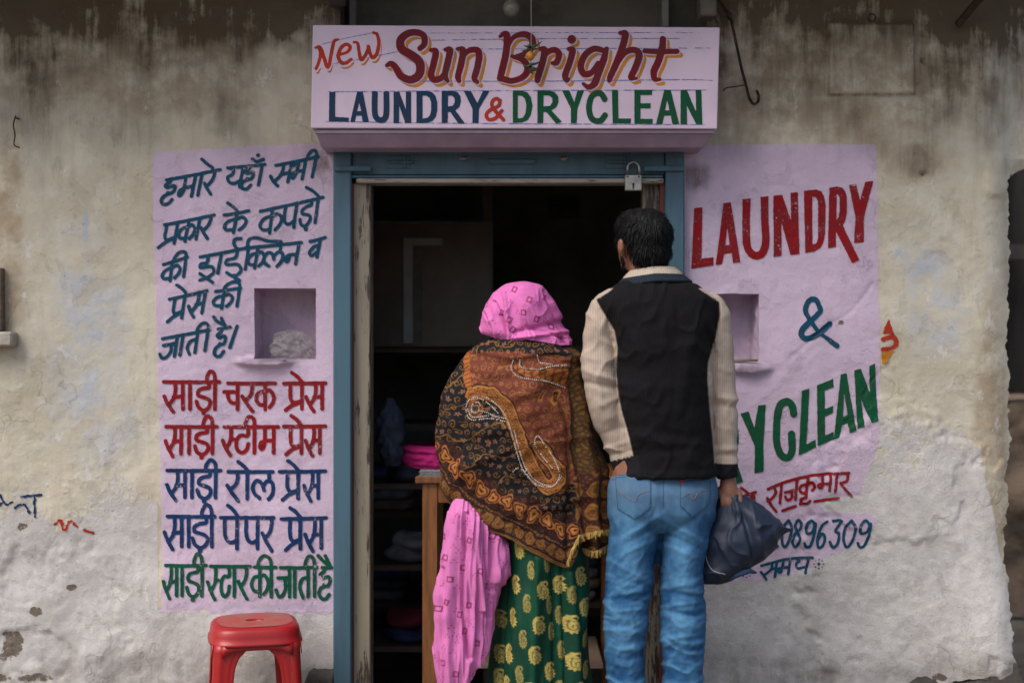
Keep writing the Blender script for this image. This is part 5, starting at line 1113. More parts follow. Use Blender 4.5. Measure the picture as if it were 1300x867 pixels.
# jeans
def lo(rows, **k): r_ = loft(rows, 60, np.linspace(0, 2*math.pi, 56, endpoint=False), close='caps', **k); return r_[0], r_[1]
zf = 433.5+(CAM_Z-.03)/km   # hem height as a row
je = [lo([(592, 790, 902, MY, .094), (607, 775, 908, MY, .108), (625, 771, 911, MY-.004, .122), (645, 771, 909, MY-.004, .122), (662, 775, 905, MY, .105), (672, 790, 890, MY, .08)], sq=.92),
      lo([(628, 773, 838, MY, .105), (650, 774, 839, MY, .108), (680, 773, 837, MY, .10), (710, 771, 832, MY, .092), (740, 768, 829, MY, .084), (765, 767, 823, MY-.004, .078), (790, 768, 821, MY-.004, .077), (830, 768, 818, MY-.002, .074), (867, 771, 817, MY, .070), (940, 772, 815, MY, .066), (zf, 768, 816, MY, .07)], sq=.95),
      lo([(628, 842, 909, MY, .105), (650, 838, 907, MY, .108), (680, 837, 900, MY, .10), (710, 836, 894, MY, .092), (740, 838, 892, MY, .084), (765, 838, 894, MY-.004, .079), (790, 838, 895, MY-.004, .078), (830, 840, 893, MY-.002, .075), (867, 842, 890, MY, .071), (940, 842, 890, MY, .068), (zf, 838, 890, MY, .072)], sq=.95)]
V, F, N = fuse(je, .0042, 3); px, py = to_px(V)
rid = lambda x, y, s: 1-np.abs(2*fbm(x, y, s, 3)-1)*2
kn = ss(700, 760, py)*(1-.3*ss(900, 1000, py))
w1 = rid(px/52+py/90, py/19+np.sin(px/13)*.35, 3)
w2_ = rid(px/30+py/70, py/7+np.sin(px/8)*.4, 13); cr_ = lambda q_: np.clip(q_, 0, 1)**2.2-.2; disp = kn*(cr_(w1)*.0042+cr_(w2_)*.0014)+ss(640, 700, py)*cr_(rid(px/24+py/30, py/38-px/50, 33))*.0028+(fbm(px/24, py/34, 5, 3)-.5)*.006+cr_(rid(px/20+py/60, py/26-px/50, 23))*.0012
# folds fanning out from the crotch and the backs of the knees
for (cx, cy, ang, ln, wd_, amp) in [(815, 668, -.55, 30, 4, .0061), (812, 680, -.5, 32, 4, -.005), (810, 694, -.45, 30, 4, .005), (865, 672, .5, 30, 4, .006), (866, 686, .45, 30, 4, -.005), (866, 700, .4, 30, 4, .004), (840, 632, 1.45, 24, 6, -.007), (829, 655, -1.2, 18, 4, -.005), (850, 655, 1.1, 18, 4, -.005),
           (790, 720, .5, 24, 4, .005), (800, 738, .2, 26, 4, -.005), (800, 752, -.15, 28, 3.5, .006), (800, 762, .1, 28, 3.5, -.006), (796, 774, -.1, 26, 3.5, .005), (868, 742, -.2, 28, 4, .005), (868, 754, .1, 28, 3.5, -.006), (868, 766, -.1, 28, 3.5, .006), (866, 778, .15, 28, 3.5, -.005),
           (782, 660, 1.2, 22, 4, .004), (902, 650, 1.8, 22, 4, .004), (796, 800, .15, 26, 4, .005), (868, 808, -.12, 26, 4, .005), (868, 826, .1, 26, 4, -.004)]: disp = disp+fold(cx, cy, ang, ln, wd_*.75, amp*.62)
V = V+N*disp[:, None]; px, py = to_px(V)
def jcol(px, py, disp=0, w1=.5, kn=0):
    fade = np.clip(.30+.55*(fbm(px/22, py/30, 12)-.5)+.45*(w1-.5)*kn+disp*55+.25*(fbm(px/3, py/9, 42, 3)-.5), 0, 1)
    cen = np.exp(-(((px-802)/15)**2))+np.exp(-(((px-866)/15)**2)); fade = np.clip(fade*.8+.38*cen*ss(610, 660, py)*(1-.5*ss(700, 760, py)), 0, 1)[:, None]
    dk = np.array([.007, .055, .165]); lt_ = np.array([.12, .31, .52]); gy = np.array([.115, .20, .29])
    C = dk*(1-fade)+lt_*fade; up = (ss(685, 615, py)*(.6+.5*fbm(px/14, py/14, 61)))[:, None]; return C*(1-.7*up)+gy*.7*up
fade = np.clip(.35+.5*ss(560, 700, 700-(py-600))+.4*(w1-.5)*kn+.5*(fbm(px/22, py/30, 12)-.5)+disp*40, 0, 1)
cen = np.exp(-(((px-802)/16)**2))+np.exp(-(((px-866)/16)**2)); fade = np.clip(fade*.7+.3*cen*(py > 640), 0, 1)[:, None]
dk = np.array([.008, .062, .19]); lt_ = np.array([.055, .25, .50]); gy = np.array([.11, .19, .29])
C = dk*(1-fade)+lt_*fade; up = ss(690, 610, py)[:, None]; C = C*(1-.65*up)+gy*.65*up
C = jcol(px, py, disp, w1, kn)
M['denim'] = cloth('faded_denim', weave=1400, wv=.45, var=.25, sheen=0, spec=.15)
part('jeans', V, F, M['denim'], man, colr=C); jt = bvh(V, F)
def drape_poly(tree, outline, name, m, par, off, colr=None, n=26, label=None, ins=None):
    o = np.array(outline); x0, y0 = o.min(0); x1, y1 = o.max(0); xs = np.linspace(x0, x1, n); ys = np.linspace(y0, y1, n); V = []; ok = {}
    X, Y = np.meshgrid(xs, ys); sd = poly_sd(X, Y, outline); cx, cy = o.mean(0)
    for i in range(n):
        for j in range(n):
            if sd[i, j] < .8:
                h_ = hit(tree, X[i, j], Y[i, j], off if sd[i, j] < -.8 else off*.4)
                if h_ is not None: ok[i, j] = len(V); V.append(h_)
    if callable(colr): q_ = np.array([to_px(np.array(v_)) for v_ in V]); colr_ = colr(q_[:, 0], q_[:, 1])
    else: colr_ = None if colr is None else np.tile(colr, (len(V), 1))
    F = [(ok[i, j], ok[i+1, j], ok[i+1, j+1], ok[i, j+1]) for i in range(n-1) for j in range(n-1) if all(k in ok for k in ((i, j), (i+1, j), (i+1, j+1), (i, j+1)))]
    return part(name, V, F, m, par, label, colr=colr_)
def drape_line(tree, pts, r, off=.001, n=6, sides=5):
    q = cr(pts, n); P_ = [hit(tree, a, b_, off) for a, b_ in q]; P_ = [p for p in P_ if p is not None]; return tube(P_, r, sides) if len(P_) > 2 else (np.zeros((0, 3)), [])
pk1 = [(782, 605), (828, 601), (829, 640), (806, 661), (779, 642)]; pk2 = [(866, 618), (901, 612), (900, 642), (879, 659), (863, 646)]
pk1 = [(781, 606), (826, 602), (826, 645), (806, 660), (784, 646)]; pk2 = [(864, 612), (902, 607), (901, 640), (880, 658), (864, 642)]
for pk in (pk1, pk2): drape_poly(jt, pk, 'back_pocket', M['denim'], man, .0028, lambda a_, b_: jcol(a_, b_)*.92)
M['stitch'] = simple('orange_stitching', (.36, .17, .06), .8); M['darkstitch'] = simple('dark_seam', (.02, .055, .12), .9)
mb = MB()
for st_ in [[(785, 622), (798, 632), (806, 636), (812, 627), (826, 622)], [(866, 630), (876, 626), (880, 634), (888, 624), (900, 622)], [(783, 608), (826, 604)], [(866, 614), (900, 609)]]:
    V, F = drape_line(jt, st_, .0006, .004, 12); 
    if len(V): part('pocket_stitching', V, F, M['stitch'], man)
mb = MB()
for pk in (pk1, pk2):
    V, F = drape_line(jt, [tuple(p) for p in np.array(pk)[[1, 2]]], .0009, .0022, 12)
    for a_, b_ in ((0, 4), (4, 3), (3, 2), (2, 1), (0, 1)):
        A_, B_ = np.array(pk[a_], float), np.array(pk[b_], float); V, F = drape_line(jt, [A_, (A_+B_)/2, B_], .0005, .0026, 10)
        if len(V): mb.add(V, F)
    mb.build('seam', M['darkstitch'], man, smooth=True); mb = MB()
for st_ in [[(843, 600), (842, 620), (842, 645)], [(778, 604), (830, 599), (870, 602), (907, 606)], [(777, 609), (830, 604.5), (870, 607), (908, 611)]]:
    V, F = drape_line(jt, st_, .0007, .0008, 14)
    if len(V): part('seam', V, F, M['darkstitch'], man)
M['redtab'] = simple('red_tab', (.42, .02, .03), .7)
drape_poly(jt, [(863, 604), (868, 603.5), (867.5, 613), (863.5, 613)], 'pocket_tab', M['redtab'], man, .009, n=8, label='small red tab at the waist of the jeans')
drape_poly(jt, [(844, 598), (850, 598), (850, 611), (844, 611)], 'belt_loop', M['denim'], man, .005, (.07, .15, .25), n=10)
M['shoe'] = simple('black_shoe', (.02, .018, .016), .4)
for sxp in (793, 864):
    x_ = m2(sxp, 0)[0]; V, F, N = fuse([capsule((x_, MY-.03, .045), (x_-.01, MY+.16, .032), .042, .036), ball((x_, MY-.03, .06), (.042, .05, .05))], .006, 3); V[:, 2] = np.maximum(V[:, 2], .002); part('shoe', V, F, M['shoe'], man)

# ------------------------------------------------------------------ navy bag in the man's hand
BY = -.50
bag = thing('folded_bag', 'crumpled navy nylon bag hanging from the man\'s right hand', 'bag', P(930, 690, BY))
V, F, px, py, th = loft([(619, 919, 933, BY-.004, .012), (627, 914, 940, BY-.004, .024), (636, 908, 957, BY, .036), (648, 900, 974, BY, .048), (660, 895, 984, BY, .056), (674, 890, 992, BY, .062), (688, 888, 984, BY, .066), (702, 888, 974, BY, .062), (715, 888, 958, BY, .054), (728, 889, 938, BY, .042), (738, 891, 922, BY, .022), (741, 896, 914, BY, .006)], 150, np.linspace(0, 2*math.pi, 200, endpoint=False))
k_ = np.sin(th)
rr = np.hypot(px-926, py-612)+1; ang = np.arctan2(px-926, py-612)
rf = 1-np.abs(2*vn(ang*5.5+rr*.004+3, rr*.0+k_*.6, 4)-1)*2
disp = .005*(rf-.3)*ss(10, 30, rr)*(1-.85*ss(30, 75, rr))*(.4+.6*ss(925, 950, px))+(fbm(px/30, py/26+k_, 6, 2)-.5)*.020+ss(940, 960, px)*(1-np.abs(2*fbm(px/16+py/30, py/26, 9, 2)-1))*.004+(np.clip(1-np.abs(2*fbm(px/22+py/90, py/44-px/90, 66, 2)-1)*3, 0, 1)**2)*.006
disp = np.where((px > 955), disp*1.2, disp)
disp += -.008*np.exp(-((px-(940+(py-650)*.25))/4)**2)*ss(640, 660, py)*(1-ss(700, 715, py))
disp += .010*np.exp(-((px-(952+(py-650)*.15))/6)**2)*ss(640, 655, py)*(1-ss(700, 720, py))
nx = -np.cos(th); V = V.reshape(-1, 3); V[:, 0] += disp*nx; V[:, 1] -= disp*np.sin(th)
M['nylon'] = cloth('navy_nylon', rough=.55, weave=1500, wv=.2, var=.15, sheen=0, spec=.5)
colb = np.tile([.004, .012, .034], (len(V), 1))
part('bag_body', V, F, M['nylon'], bag, colr=colb); bt = bvh(V, F)
# loose pointed flap of the bag sticking out to the right
fl = []; nn = 24
for i in range(nn):
    s_ = i/(nn-1); px0 = 962+s_*42; up_ = 653+s_*19; dn_ = 697-s_*24
    for j in range(14):
        q_ = j/13; fl.append(P(px0, up_+(dn_-up_)*q_+1.5*math.sin(q_*7+s_*3), BY-.045+.03*s_+.012*math.sin(q_*6+s_*4)*(1-s_)))
F = [(i*14+j, (i+1)*14+j, (i+1)*14+j+1, i*14+j+1) for i in range(nn-1) for j in range(13)]
o = part('flap', fl, F, M['nylon'], bag, colr=np.tile([.005, .012, .034], (len(fl), 1))); o.modifiers.new('t', 'SOLIDIFY').thickness = .002
V, F = drape_line(bt, [(905, 655), (896, 675), (895, 700), (903, 722), (921, 729)], .0014, .001, 14)
if len(V): part('piping', V, F, simple('grey_piping', (.30, .30, .32), .6), bag)
# small strap end below
MB().tube([P(925, 735, BY-.03), P(938, 728, BY-.04), P(952, 724, BY-.035), P(960, 727, BY-.03)], [.006, .009, .008, .003], 8).build('strap', M['darkstitch'], bag, smooth=True)

# ------------------------------------------------------------------ the woman
WY = -.42; kw = K(WY)
woman = thing('person', 'woman in pink headscarf, embroidered paisley shawl and green skirt, seen from behind', 'person', (P(665, 0, WY)[0], WY, 0))
w2 = lambda px, py, y=WY: np.array(P(px, py, y))
hx, hz = w2(662, 0)[0], w2(0, 400)[2]; yaw = math.radians(-8); fwd = np.array([-math.sin(yaw), math.cos(yaw), 0]); rgt = np.array([math.cos(yaw), math.sin(yaw), 0])
HS = .95
def hd(f, r, z): return np.array([hx, WY+.03, hz])+(fwd*f+rgt*r+np.array([0, 0, z]))*HS
wb = [oball(hd(0, 0, .0), .086, .070, .088), oball(hd(.03, 0, -.04), .055, .052, .062), oball(hd(.088, 0, -.02), .012, .011, .018), oball(hd(.08, 0, -.045), .012, .014, .007),
      capsule(w2(662, 420), w2(662, 448), .045, .05), capsule(w2(625, 475), w2(700, 475), .065, .065), capsule(w2(662, 480), w2(665, 600), .10, .11), capsule(w2(662, 640), w2(692, 640), .085, .085),
      capsule(w2(600, 480), w2(590, 560), .042, .036), capsule(w2(590, 560), w2(620, 580, WY+.16), .034, .026), capsule(w2(722, 480), w2(735, 560), .042, .036), capsule(w2(735, 560), w2(710, 580, WY+.16), .034, .026),
      capsule(w2(662, 680), (w2(652, 0)[0], WY+.02, .06), .055, .032), capsule(w2(696, 680), (w2(692, 0)[0], WY+.02, .06), .055, .032)]
for sxp in (620, 710):
    r_ = w2(sxp, 580, WY+.16); wb.append(capsule(r_, r_+(0, .05, 0), .024, .022))
    for i in range(4): wb.append(finger(r_+np.array([-.018+.012*i, .062, 0]), [(0, .024, -.004), (0, .016, -.010), (0, .006, -.012)], .008, .0065))
    wb.append(finger(r_+np.array([.02, .03, 0]), [(.012, .014, -.004), (.004, .016, -.004)], .009, .0075))
V, F, N = fuse(wb, .005, 3); part('body', V, F, M['skin'], woman)
for sxp in (648, 692):
    x_ = w2(sxp, 0)[0]; V, F, N = fuse([capsule((x_, WY-.03, .035), (x_, WY+.15, .026), .036, .032)], .006, 3); V[:, 2] = np.maximum(V[:, 2], .002); part('shoe', V, F, M['shoe'], woman)

TH = np.concatenate([np.linspace(-.35, math.pi+.35, 300), np.linspace(math.pi+.40, 2*math.pi-.40, 40)])
# --- pink print used on scarf and stole
rp = np.random.RandomState(11)
sq = [(653, 369, .5), (671, 382, .4), (647, 407, .5), (691, 379, .2), (680, 406, .2), (651, 419, .6), (711, 431, 0), (636, 398, .3), (664, 398, 0), (699, 415, .3),
      (597, 682, .2), (565, 680, 0), (588, 717, 0), (576, 731, .1), (596, 764, .1), (584, 776, .2), (591, 797, .2), (565, 837, .2), (625, 678, .3), (552, 797, 0), (610, 720, .3), (571, 760, .3), (605, 812, .1), (580, 850, .2), (618, 740, .2), (560, 770, .2), (570, 705, .2)]
dots = [(rp.uniform(608, 725), rp.uniform(358, 440)) for _ in range(26)]+[(rp.uniform(548, 648), rp.uniform(640, 870)) for _ in range(75)]
def pinkprint(px, py, base):
    C = np.tile(np.array(base, float), (len(px), 1)); dk_ = np.array([.20, .018, .07])
    for (x, y, a) in sq:
        m_ = (np.abs(px-x) < 8) & (np.abs(py-y) < 8)
        if not m_.any(): continue
        u_ = (px[m_]-x)*math.cos(a)+(py[m_]-y)*math.sin(a); v_ = -(px[m_]-x)*math.sin(a)+(py[m_]-y)*math.cos(a)
        d = np.abs(np.maximum(np.abs(u_)-2.4, np.abs(v_)-3.0)); f_ = ss(1.25, .45, d)[:, None]*.85; C[m_] = C[m_]*(1-f_)+dk_*f_
    for (x, y) in dots:
        m_ = (np.abs(px-x) < 6) & (np.abs(py-y) < 6)
        if not m_.any(): continue
        d = np.full(m_.sum(), 9.)
        for (ax, ay) in ((0, -2), (-2.2, 1.2), (2.2, 1.4)): d = np.minimum(d, np.hypot(px[m_]-x-ax, py[m_]-y-ay))
        f_ = ss(1.2, .5, d)[:, None]*.7; C[m_] = C[m_]*(1-f_)+dk_*f_
    return C
M['silk'] = cloth('thin_pink_cotton', rough=.7, weave=1200, wv=.15, var=.12, sheen=0)
def scarf_fold(px, py, th):
    d = (fbm(px/26, py/30, 4, 3)-.5)*.008+(np.clip(1-np.abs(2*fbm(px/13-py/40, py/40+px/60, 71, 2)-1)*2.4, 0, 1)**2)*.0028
    # gathers falling from the crown to the nape at left
    for (a_, b_, wd_, amp) in [((628, 385), (648, 440), 2.6, -.006), ((640, 372), (646, 436), 2.5, .005), ((618, 395), (632, 432), 2.5, .004), ((652, 430), (716, 420), 3, .006), ((655, 422), (712, 408), 3, -.005), ((700, 385), (722, 432), 3, .004), ((690, 372), (712, 430), 3.0, -.004), ((636, 402), (650, 438), 2.2, -.005), ((668, 415), (716, 431), 2.4, -.004)]:
        s_ = seg_dist(px, py, cr([a_, ((a_[0]+b_[0])/2+2, (a_[1]+b_[1])/2), b_], 5)); d = d+amp*np.exp(-(s_/wd_)**2)*(np.sin(th) > 0)
    return d*1.7
V, F, px, py, th = loft([(357.5, 660, 668, WY+.02, .01), (359.5, 647, 678, WY+.02, .05), (364, 637, 689, WY+.02, .085), (372, 627, 697, WY+.02, .102), (385, 617, 705, WY+.02, .112), (400, 612, 709, WY+.02, .118), (415, 610, 713, WY+.02, .120), (424, 612, 717, WY+.02, .122), (431, 620, 722, WY+.02, .122), (440, 624, 726, WY+.02, .122), (446, 626, 726, WY+.02, .10)], 200, TH, scarf_fold)
hem = np.interp(px, [608, 614, 625, 640, 652, 668, 690, 710, 727], [419, 424, 428, 431, 434, 431, 434, 438, 437])
Fk = F[(py[F] <= hem[F]+.5).all(1)]
scarf = part('headscarf', V, Fk, M['silk'], woman, colr=pinkprint(px, py, (.62, .155, .42)))

# --- shawl
hemf = lambda x: np.interp(x, [545, 556, 566, 580, 600, 625, 650, 675, 700, 712, 722, 728, 735, 748, 790], [610, 622, 632, 645, 657, 667, 677, 692, 705, 711, 712, 697, 680, 676, 672])
def shawl_fold(px, py, th):
    fr_ = ss(-.2, .3, np.sin(th)); d = (fbm(px/45, py/50, 14, 3)-.5)*.030+(1-np.abs(2*fbm(px/60+py/90, py/26+px/140, 19, 2)-1)*2)*.006+(fbm(px/16, py/22, 15, 2)-.5)*.005
    for pts, wd_, amp in [([(612, 444), (650, 452), (700, 446), (735, 452)], 4, .010), ([(600, 452), (640, 462), (700, 458), (736, 464)], 4, -.007), ([(590, 462), (630, 474), (690, 470), (725, 474)], 5, .005),
                          ([(690, 470), (716, 520), (722, 600), (718, 690)], 5, -.010), ([(668, 500), (700, 560), (712, 640)], 9, .006), ([(600, 500), (640, 600), (690, 680)], 14, .006), ([(570, 560), (600, 620), (660, 665)], 8, -.006),
                          ([(585, 480), (580, 540), (590, 600)], 8, .006), ([(735, 470), (742, 560), (752, 640), (756, 680)], 5, .010), ([(724, 470), (730, 560), (738, 640), (742, 690)], 4, -.009), ([(745, 500), (760, 590), (768, 680)], 4, -.008), ([(650, 560), (670, 610), (690, 650)], 6, -.004)]:
        d = d+amp*np.exp(-(seg_dist(px, py, cr(pts, 6))/wd_)**2)*fr_
    return d
TH2 = np.concatenate([np.linspace(-.35, math.pi+.35, 460), np.linspace(math.pi+.40, 2*math.pi-.40, 40)])
V, F, px, py, th = loft([(424, 640, 690, WY+.01, .075), (430, 622, 706, WY+.01, .10), (437, 606, 722, WY, .118), (447, 592, 733, WY, .135), (460, 582, 739, WY, .150), (480, 573, 742, WY, .160), (510, 563, 746, WY, .165), (550, 556.5, 757, WY, .165), (590, 559, 768, WY, .160), (620, 564, 774, WY, .155), (650, 570, 778, WY, .150), (680, 575, 779, WY, .145), (715, 580, 778, WY, .14)], 480, TH2, shawl_fold)
hem = hemf(px)+np.where(px > 735, (vn(px/6, px*0, 4)-.5)*4, 0); Fk = F[(py[F] <= hem[F]).all(1)]
def shawl_colours(px0, py0):
    px = px0+(fbm(px0/11, py0/11, 51, 3)-.5)*7; py = py0+(fbm(px0/11, py0/11, 57, 3)-.5)*7
    n = len(px); blk = np.array([.010, .011, .013]); brn = np.array([.16, .042, .028]); gold = np.array([.43, .195, .045]); tan_ = np.array([.36, .115, .028]); mar = np.array([.055, .017, .014]); ros = np.array([.27, .12, .07])
    S_ = CJ(540, 340, 3.096); C = np.tile(blk, (n, 1))
    def put(mask, colr, a=1.0):
        mask = (np.clip(mask, 0, 1)*a)[:, None]; C[:] = C*(1-mask)+np.array(colr)*mask
    brown = S_([(150, 335), (330, 325), (575, 350), (600, 800), (520, 870), (430, 780), (385, 640), (320, 530), (255, 490), (190, 490), (165, 420)])
    put(ss(1, -1, poly_sd(px, py, brown)), brn)
    # vines: small repeated curls all over, gold on brown and rose on black
    isb = ss(1, -1, poly_sd(px, py, brown))
    cell = 10.0; gx_ = px/cell+.5*np.floor(py/cell) % 1; ix = np.floor(px/cell+.5*(np.floor(py/cell) % 2)); iy = np.floor(py/cell)
    lx = (px/cell+.5*(np.floor(py/cell) % 2)-ix-.5)*cell; ly = (py/cell-iy-.5)*cell
    jx = (_h(ix, iy, 3)-.5)*4; jy = (_h(ix, iy, 5)-.5)*4; rot_ = _h(ix, iy, 7)*6.28; lx = (lx-jx*.6)*1.35; ly = (ly-jy*.6)*1.35
    r_ = np.hypot(lx, ly); a_ = np.arctan2(ly, lx)+rot_
    spiral = np.abs(((a_/6.283+r_/4.6) % 1)-.5)*4.6; curl = ss(1.0, .35, spiral)*ss(6.8, 5.8, r_)*(_h(ix, iy, 9) > .35)
    petal = ss(.6, -.4, r_-(3.0+1.3*np.cos(a_*5)))*(_h(ix, iy, 9) <= .35)
    pv = ss(.9, .3, np.abs(petal-.5)*1.6)*0+petal*(1-.6*ss(1.6, 1.0, r_))
    put(curl*isb, gold*.8, .75); put(curl*(1-isb), gold*.75, .65); put(pv*(1-isb), ros, .9); put(pv*isb, gold, .55)
    vine = np.abs(np.sin(px/9+2.2*np.sin(py/21))*6+((py+px*.25) % 34)-17); put(ss(.9, .3, vine), gold*.8, .65)
    # the great curved paisley and the upper one
    band = S_([(190, 490), (235, 480), (285, 500), (330, 555), (365, 640), (395, 720), (435, 800), (480, 840), (515, 815), (505, 770), (470, 725), (445, 690)])
    q = cr(band, 6); dd = seg_dist(px, py, q); wd_ = 9
    put(ss(wd_+.8, wd_-.4, dd), tan_*.8); put(ss(1.1, .4, np.abs(dd-wd_)), blk); put(ss(.9, .3, np.abs(dd-wd_+2.2)), gold)
    put(ss(.8, .3, np.abs(np.sin(px/2.6+1.5*np.sin(py/3.1))*np.sin(py/2.8))*2)*ss(wd_-2, wd_-3.5, dd), mar, .7)
    fl_ = np.abs(np.sin(px*1.25+2*np.sin(py*.35)))*np.abs(np.sin(py*1.2+1.6*np.sin(px*.4))); put(ss(.55, .8, fl_)*ss(wd_-2.5, wd_-4, dd), gold*1.15, .8); put(ss(.25, .1, fl_)*ss(wd_-2.5, wd_-4, dd), blk*2, .45)
    head = S_([(200, 545)])[0]; dh = np.hypot(px-head[0], (py-head[1])*1.1); put(ss(11.5, 10.5, dh), tan_*.8); put(ss(9, 8, dh), blk*2+mar*.6); put(ss(1, .3, np.abs(dh-5)), gold)
    up_ = S_([(345, 365), (342, 395), (368, 420), (420, 430), (480, 440), (548, 462), (575, 470), (575, 400), (500, 390), (440, 398), (385, 392), (372, 365)])
    sdu = poly_sd(px, py, up_); put(ss(1, -1, sdu), tan_); put(ss(1, .4, np.abs(sdu)), blk); put(ss(.8, .3, np.abs(np.sin(px/2.9)*np.sin(py/2.4+px/7))*2)*ss(0, -2, sdu), mar, .75)
    # golden edge line left of the brown field
    put(ss(3.6, 3.0, seg_dist(px, py, S_([(155, 345), (165, 420), (188, 490)]))), tan_); put(ss(.8, .2, np.abs((py+px*.4) % 5-2.5))*ss(3.2, 2.8, seg_dist(px, py, S_([(155, 345), (165, 420), (188, 490)]))), mar)
    # small tear drops
    for (tx, ty, rx_, ry_, rt) in [(705, 503, 11, 5, -.9), (686, 500, 2.6, 7, .2), (604, 610, 4, 8, .8)]:
        u_ = (px-tx)*math.cos(rt)+(py-ty)*math.sin(rt); v_ = -(px-tx)*math.sin(rt)+(py-ty)*math.cos(rt); d = np.hypot(u_/rx_, v_/ry_); put(ss(1.1, 1.0, d), tan_*.7); put(ss(.16, .05, np.abs(d-.85)), gold); put(ss(.16, .05, np.abs(d-.45)), blk)
    # borders following the hem
    hx_ = np.linspace(545, 724, 60); hp = np.stack([hx_, hemf(hx_)], 1); dh = seg_dist(px, py, hp); s_ = px+py*.35; wob = 2.5*np.sin(s_/9)
    zone = (px < 730)
    put(ss(58, 54, dh+wob*1.6)*zone*ss(26, 30, dh), mar*.7, .75)
    mx_ = ((s_ % 19)-9.5)/8; my_ = (dh-42-wob*.6)/9; mot = np.hypot(mx_, my_)/(1+.28*np.cos(3*np.arctan2(my_, mx_)+1.2+np.floor(s_/19)*1.7)); put(ss(1.05, .95, mot)*zone, tan_*1.05); put(ss(.14, .05, np.abs(mot-.72))*zone, blk); put(ss(.12, .04, np.abs(mot-.42))*zone, gold); put(ss(.25, .15, mot)*zone, mar)
    put(ss(29, 28, dh)*zone, mar)
    m2_ = np.hypot(((s_ % 15)-7.5)/6.3, (dh-14)/6.8)*(1+.12*np.sin(px*1.3)*np.sin(py*1.2)); put(ss(1.05, .95, m2_)*zone, np.array([.12, .05, .022])); put(ss(.16, .05, np.abs(m2_-.85))*zone, gold*.55); put(ss(.16, .05, np.abs(m2_-.45))*zone, gold*.6)
    tex = np.sin(px*1.1+.9*np.sin(py*.7))*np.sin(py*1.15+px*.3); put(ss(.35, .8, tex)*ss(29, 27, dh)*zone, gold*.45, .65)
    for dz_, cz in ((24.5, gold*.5), (21.8, blk), (27.5, blk), (5.5, blk), (3.4, gold*.45), (1.0, gold*.55)): put(ss(1.1, .4, np.abs(dh-dz_))*zone, cz)
    put(ss(.5, .2, np.abs((s_ % 5)-2.5)/2.5)*ss(1.6, .8, np.abs(dh-24.5))*zone, mar)
    # the thrown end hanging on the right: olive ground, dense small figures, arched border
    ex = np.interp(py, [430, 445, 480, 520, 560, 600, 650, 700], [716, 719, 722, 723, 724, 727, 731, 734]); end = ss(-1, 1, px-ex)*(py > 436)
    oliv = np.array([.065, .040, .015]); put(end, oliv)
    t1 = np.sin(px*.62+1.8*np.sin(py*.23))*np.sin(py*.5+1.3*np.sin(px*.31)); put(ss(.25, .6, t1)*end, gold*.42, .9); put(ss(.55, .8, -t1)*end, (.20, .045, .02), .8); put(ss(.75, .95, np.sin(px*.9)*np.sin(py*.95))*end, blk, .8)
    put(ss(1.4, .6, np.abs(px-ex-1))*end, blk, .9)
    lowb = ss(596, 600, py)*end; arc = np.hypot(((px+2) % 19-9.5)/8, ((py-604) % 27-13)/12); put(lowb, mar*1.1); put(lowb*ss(1.02, .95, arc), np.array([.17, .05, .022])); put(lowb*ss(.15, .05, np.abs(arc-.8)), gold*.75); put(lowb*ss(.2, .1, np.abs(arc-.45)), gold*.6); put(lowb*ss(.3, .8, np.sin(px*1.2)*np.sin(py*1.1)), gold*.45, .6)
    return C*(1-.15*fbm(px/30, py/30, 2))[:, None]
M['shawl'] = cloth('embroidered_wool', rough=.8, weave=900, wv=.35, var=.15, sheen=0)
shawl = part('shawl', V, Fk, M['shawl'], woman, colr=shawl_colours(px, py)); st = bvh(V, Fk)
# rows of glass beads sewn along the paisleys
Sx = CJ(540, 340, 3.096)
lines = [[(312, 603), (250, 592), (182, 597), (160, 562), (174, 517), (222, 505), (272, 530), (315, 580), (338, 645), (358, 720), (385, 795), (430, 845), (490, 862), (527, 822), (512, 762), (475, 705), (443, 660), (430, 690), (460, 740), (502, 790)],
         [(218, 548), (208, 528), (184, 540), (184, 568), (212, 562), (250, 572), (300, 598)], [(345, 365), (338, 395), (362, 426), (420, 438), (480, 447), (553, 472)], [(372, 363), (376, 390), (440, 399), (505, 386), (560, 382)], [(345, 800), (362, 788), (392, 800), (412, 830), (440, 860)], [(440, 345), (452, 372), (500, 380)], [(175, 517), (210, 512), (250, 535), (290, 575)]]
bm_ = MB(); cnt = 0
lines += [[(p[0]+dx_, p[1]+dy_) for p in lines[0][k0_:k1_]] for k0_, k1_, dx_, dy_ in ((8, 14, 11, -5), (0, 4, 4, -11))]
for ln in lines:
    q = cr(Sx(ln), 14); d = np.concatenate([[0], np.cumsum(np.hypot(*np.diff(q, axis=0).T))])
    for s_ in np.arange(0, d[-1], 2.5):
        a = np.interp(s_, d, q[:, 0]); b_ = np.interp(s_, d, q[:, 1]); h_ = hit(st, a, b_, .0006)
        if h_ is not None and R.uniform() > .07:
            V_, F_ = ball(h_, .0020*R.uniform(.75, 1.15), 7, 5); bm_.add(V_, F_); cnt += 1
M['bead'] = simple('pale_glass_bead', (.74, .74, .68), .12, .6, 260, 0, .001, spec=1)
bm_.build('sewn_beads', M['bead'], woman, kind='stuff', smooth=True)
